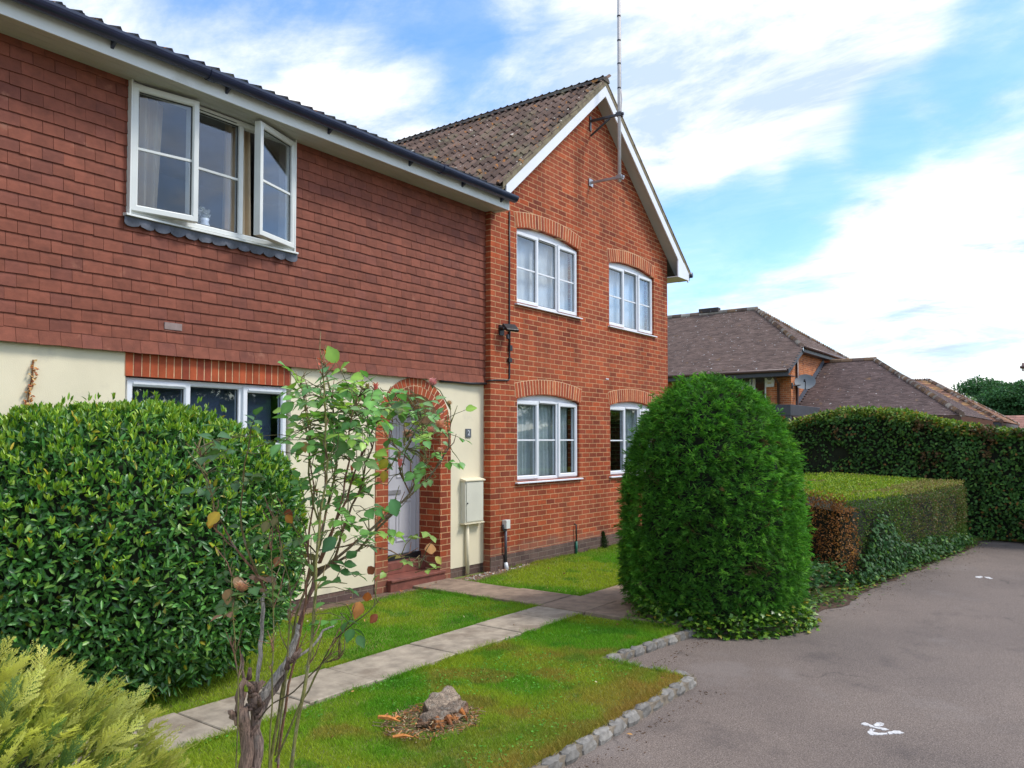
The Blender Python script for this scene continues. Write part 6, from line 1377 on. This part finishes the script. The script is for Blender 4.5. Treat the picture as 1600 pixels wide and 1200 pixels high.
for (x, y, d, s_, c, o_) in ((676, 598, 2.5, .030, (.82, .36, .42), True), (637, 679, 2.45, .032, (.78, .45, .40), True), (688, 664, 2.5, .032, (.80, .42, .32), True), (672, 672, 2.52, .024, (.80, .42, .38), True), (688, 704, 2.5, .020, (.75, .45, .38), True), (378, 918, 2.2, .036, (.75, .45, .30), True), (670, 676, 2.5, .02, (.8, .3, .25), False), (556, 640, 2.4, .028, (.5, .38, .14), False),
                          (587, 607, 2.4, .034, (.80, .20, .18), False), (574, 606, 2.4, .028, (.40, .30, .12), False), (625, 725, 2.38, .034, (.85, .24, .22), False), (624, 711, 2.42, .024, (.55, .30, .18), False), (550, 733, 2.4, .024, (.75, .22, .12), False), (495, 769, 2.36, .02, (.5, .22, .08), False), (702, 630, 2.55, .018, (.7, .5, .35), True), (538, 579, 2.4, .016, (.7, .65, .55), True)):
    bloom(x, y, d, s_, c, o_)

# ------------------------------------------------------------------ golden juniper
def plume_template(seed=5, n=20):
    r = random.Random(seed); T = []; F = []
    def scale_leaf(p, d, l, w, up):
        b = len(T); q = (-d[1], d[0]); T.extend([p, (p[0] + d[0] * l * .45 + q[0] * w, p[1] + d[1] * l * .45 + q[1] * w, p[2] + up * .4), (p[0] + d[0] * l * .45 - q[0] * w, p[1] + d[1] * l * .45 - q[1] * w, p[2] + up * .4 + .006), (p[0] + d[0] * l, p[1] + d[1] * l, p[2] + up)])
        F.extend([(b, b + 3, b + 1), (b, b + 2, b + 3)])
    for i in range(16): u = i / 16; scale_leaf((u, 0, .10 * math.sin(u * 2)), (1, r.uniform(-.2, .2)), .10, .017, .01)
    for i in range(n):
        u = .10 + .86 * i / n; s = 1 if i % 2 else -1; a = R(r.uniform(28, 50)) * s; L = (.36 * (1 - u) + .10) * r.uniform(.7, 1.25); up0 = r.uniform(-.10, .22); zb = .10 * math.sin(u * 2)
        m = max(3, int(L / .042))
        for j in range(m):
            v = j / m; px_, py_ = u + math.cos(a) * L * v, math.sin(a) * L * v; z_ = zb + up0 * L * v * 2
            scale_leaf((px_, py_, z_), (math.cos(a), math.sin(a)), .068, .013, .01)
            if j > 0:
                for s2 in (1, -1):
                    a2 = a + s2 * R(r.uniform(30, 50)); scale_leaf((px_, py_, z_), (math.cos(a2), math.sin(a2)), .055 * (1.25 - v) + .02, .010, r.uniform(-.01, .035))
    return np.array(T, float), np.array(F)
jc = at(-80, 687, 2.12); JC = np.array((jc.x, jc.y, .40)); JR = np.array((.69, .64, .77))
t = thing('golden_juniper', (jc.x, jc.y, 0), 'feathery golden-yellow juniper spreading into the bottom left corner', 'shrub')
g = MB()
for i in range(40):
    a = RS.uniform(0, 6.28); e = Vector((JC[0] + math.cos(a) * .42, JC[1] + math.sin(a) * .4, RS.uniform(.3, 1.0))); g.cur = (.14, .08, .05); g.tube([(JC[0] + RS.uniform(-.05, .05), JC[1] + RS.uniform(-.05, .05), -.01), Vector((JC[0], JC[1], .3)).lerp(e, .5), e], [.018, .010, .003], 6)
g.build('branches', M_BARK, t, True)
core_blob('inner_shade', tuple(JC), tuple(JR), 2.0, t, .02, .70)
parts = []; camv = np.array((0, -CAM_D, EYE)); right = np.array((math.sin(YAW), -math.cos(YAW), 0)); 
for sd_, n in ((5, 1300), (6, 1300), (7, 1200)):
    T, F = plume_template(sd_); d = unit(rng.normal(0, 1, (n, 3))); d[:, 2] = np.where(d[:, 2] < -.3, -d[:, 2], d[:, 2]); lay = rng.uniform(.70, .96, n)
    P = JC + d * JR * lay[:, None]; P[:, 2] = np.maximum(P[:, 2], .1)
    A = unit(d * .75 + right * .6 + np.array((0, 0, .18)) + rng.normal(0, .28, (n, 3))); N = unit(np.array((0, 0, 1.0)) + d * .5 + rng.normal(0, .35, (n, 3)))
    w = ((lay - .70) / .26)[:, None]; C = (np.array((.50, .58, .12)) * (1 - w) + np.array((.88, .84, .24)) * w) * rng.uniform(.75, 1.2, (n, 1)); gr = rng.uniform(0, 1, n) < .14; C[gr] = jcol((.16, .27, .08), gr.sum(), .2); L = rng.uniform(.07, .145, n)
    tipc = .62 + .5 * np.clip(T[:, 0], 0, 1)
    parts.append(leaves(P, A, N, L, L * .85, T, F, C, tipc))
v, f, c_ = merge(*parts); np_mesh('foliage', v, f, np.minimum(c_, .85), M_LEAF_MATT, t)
print('SCENE DONE', len(bpy.data.objects))
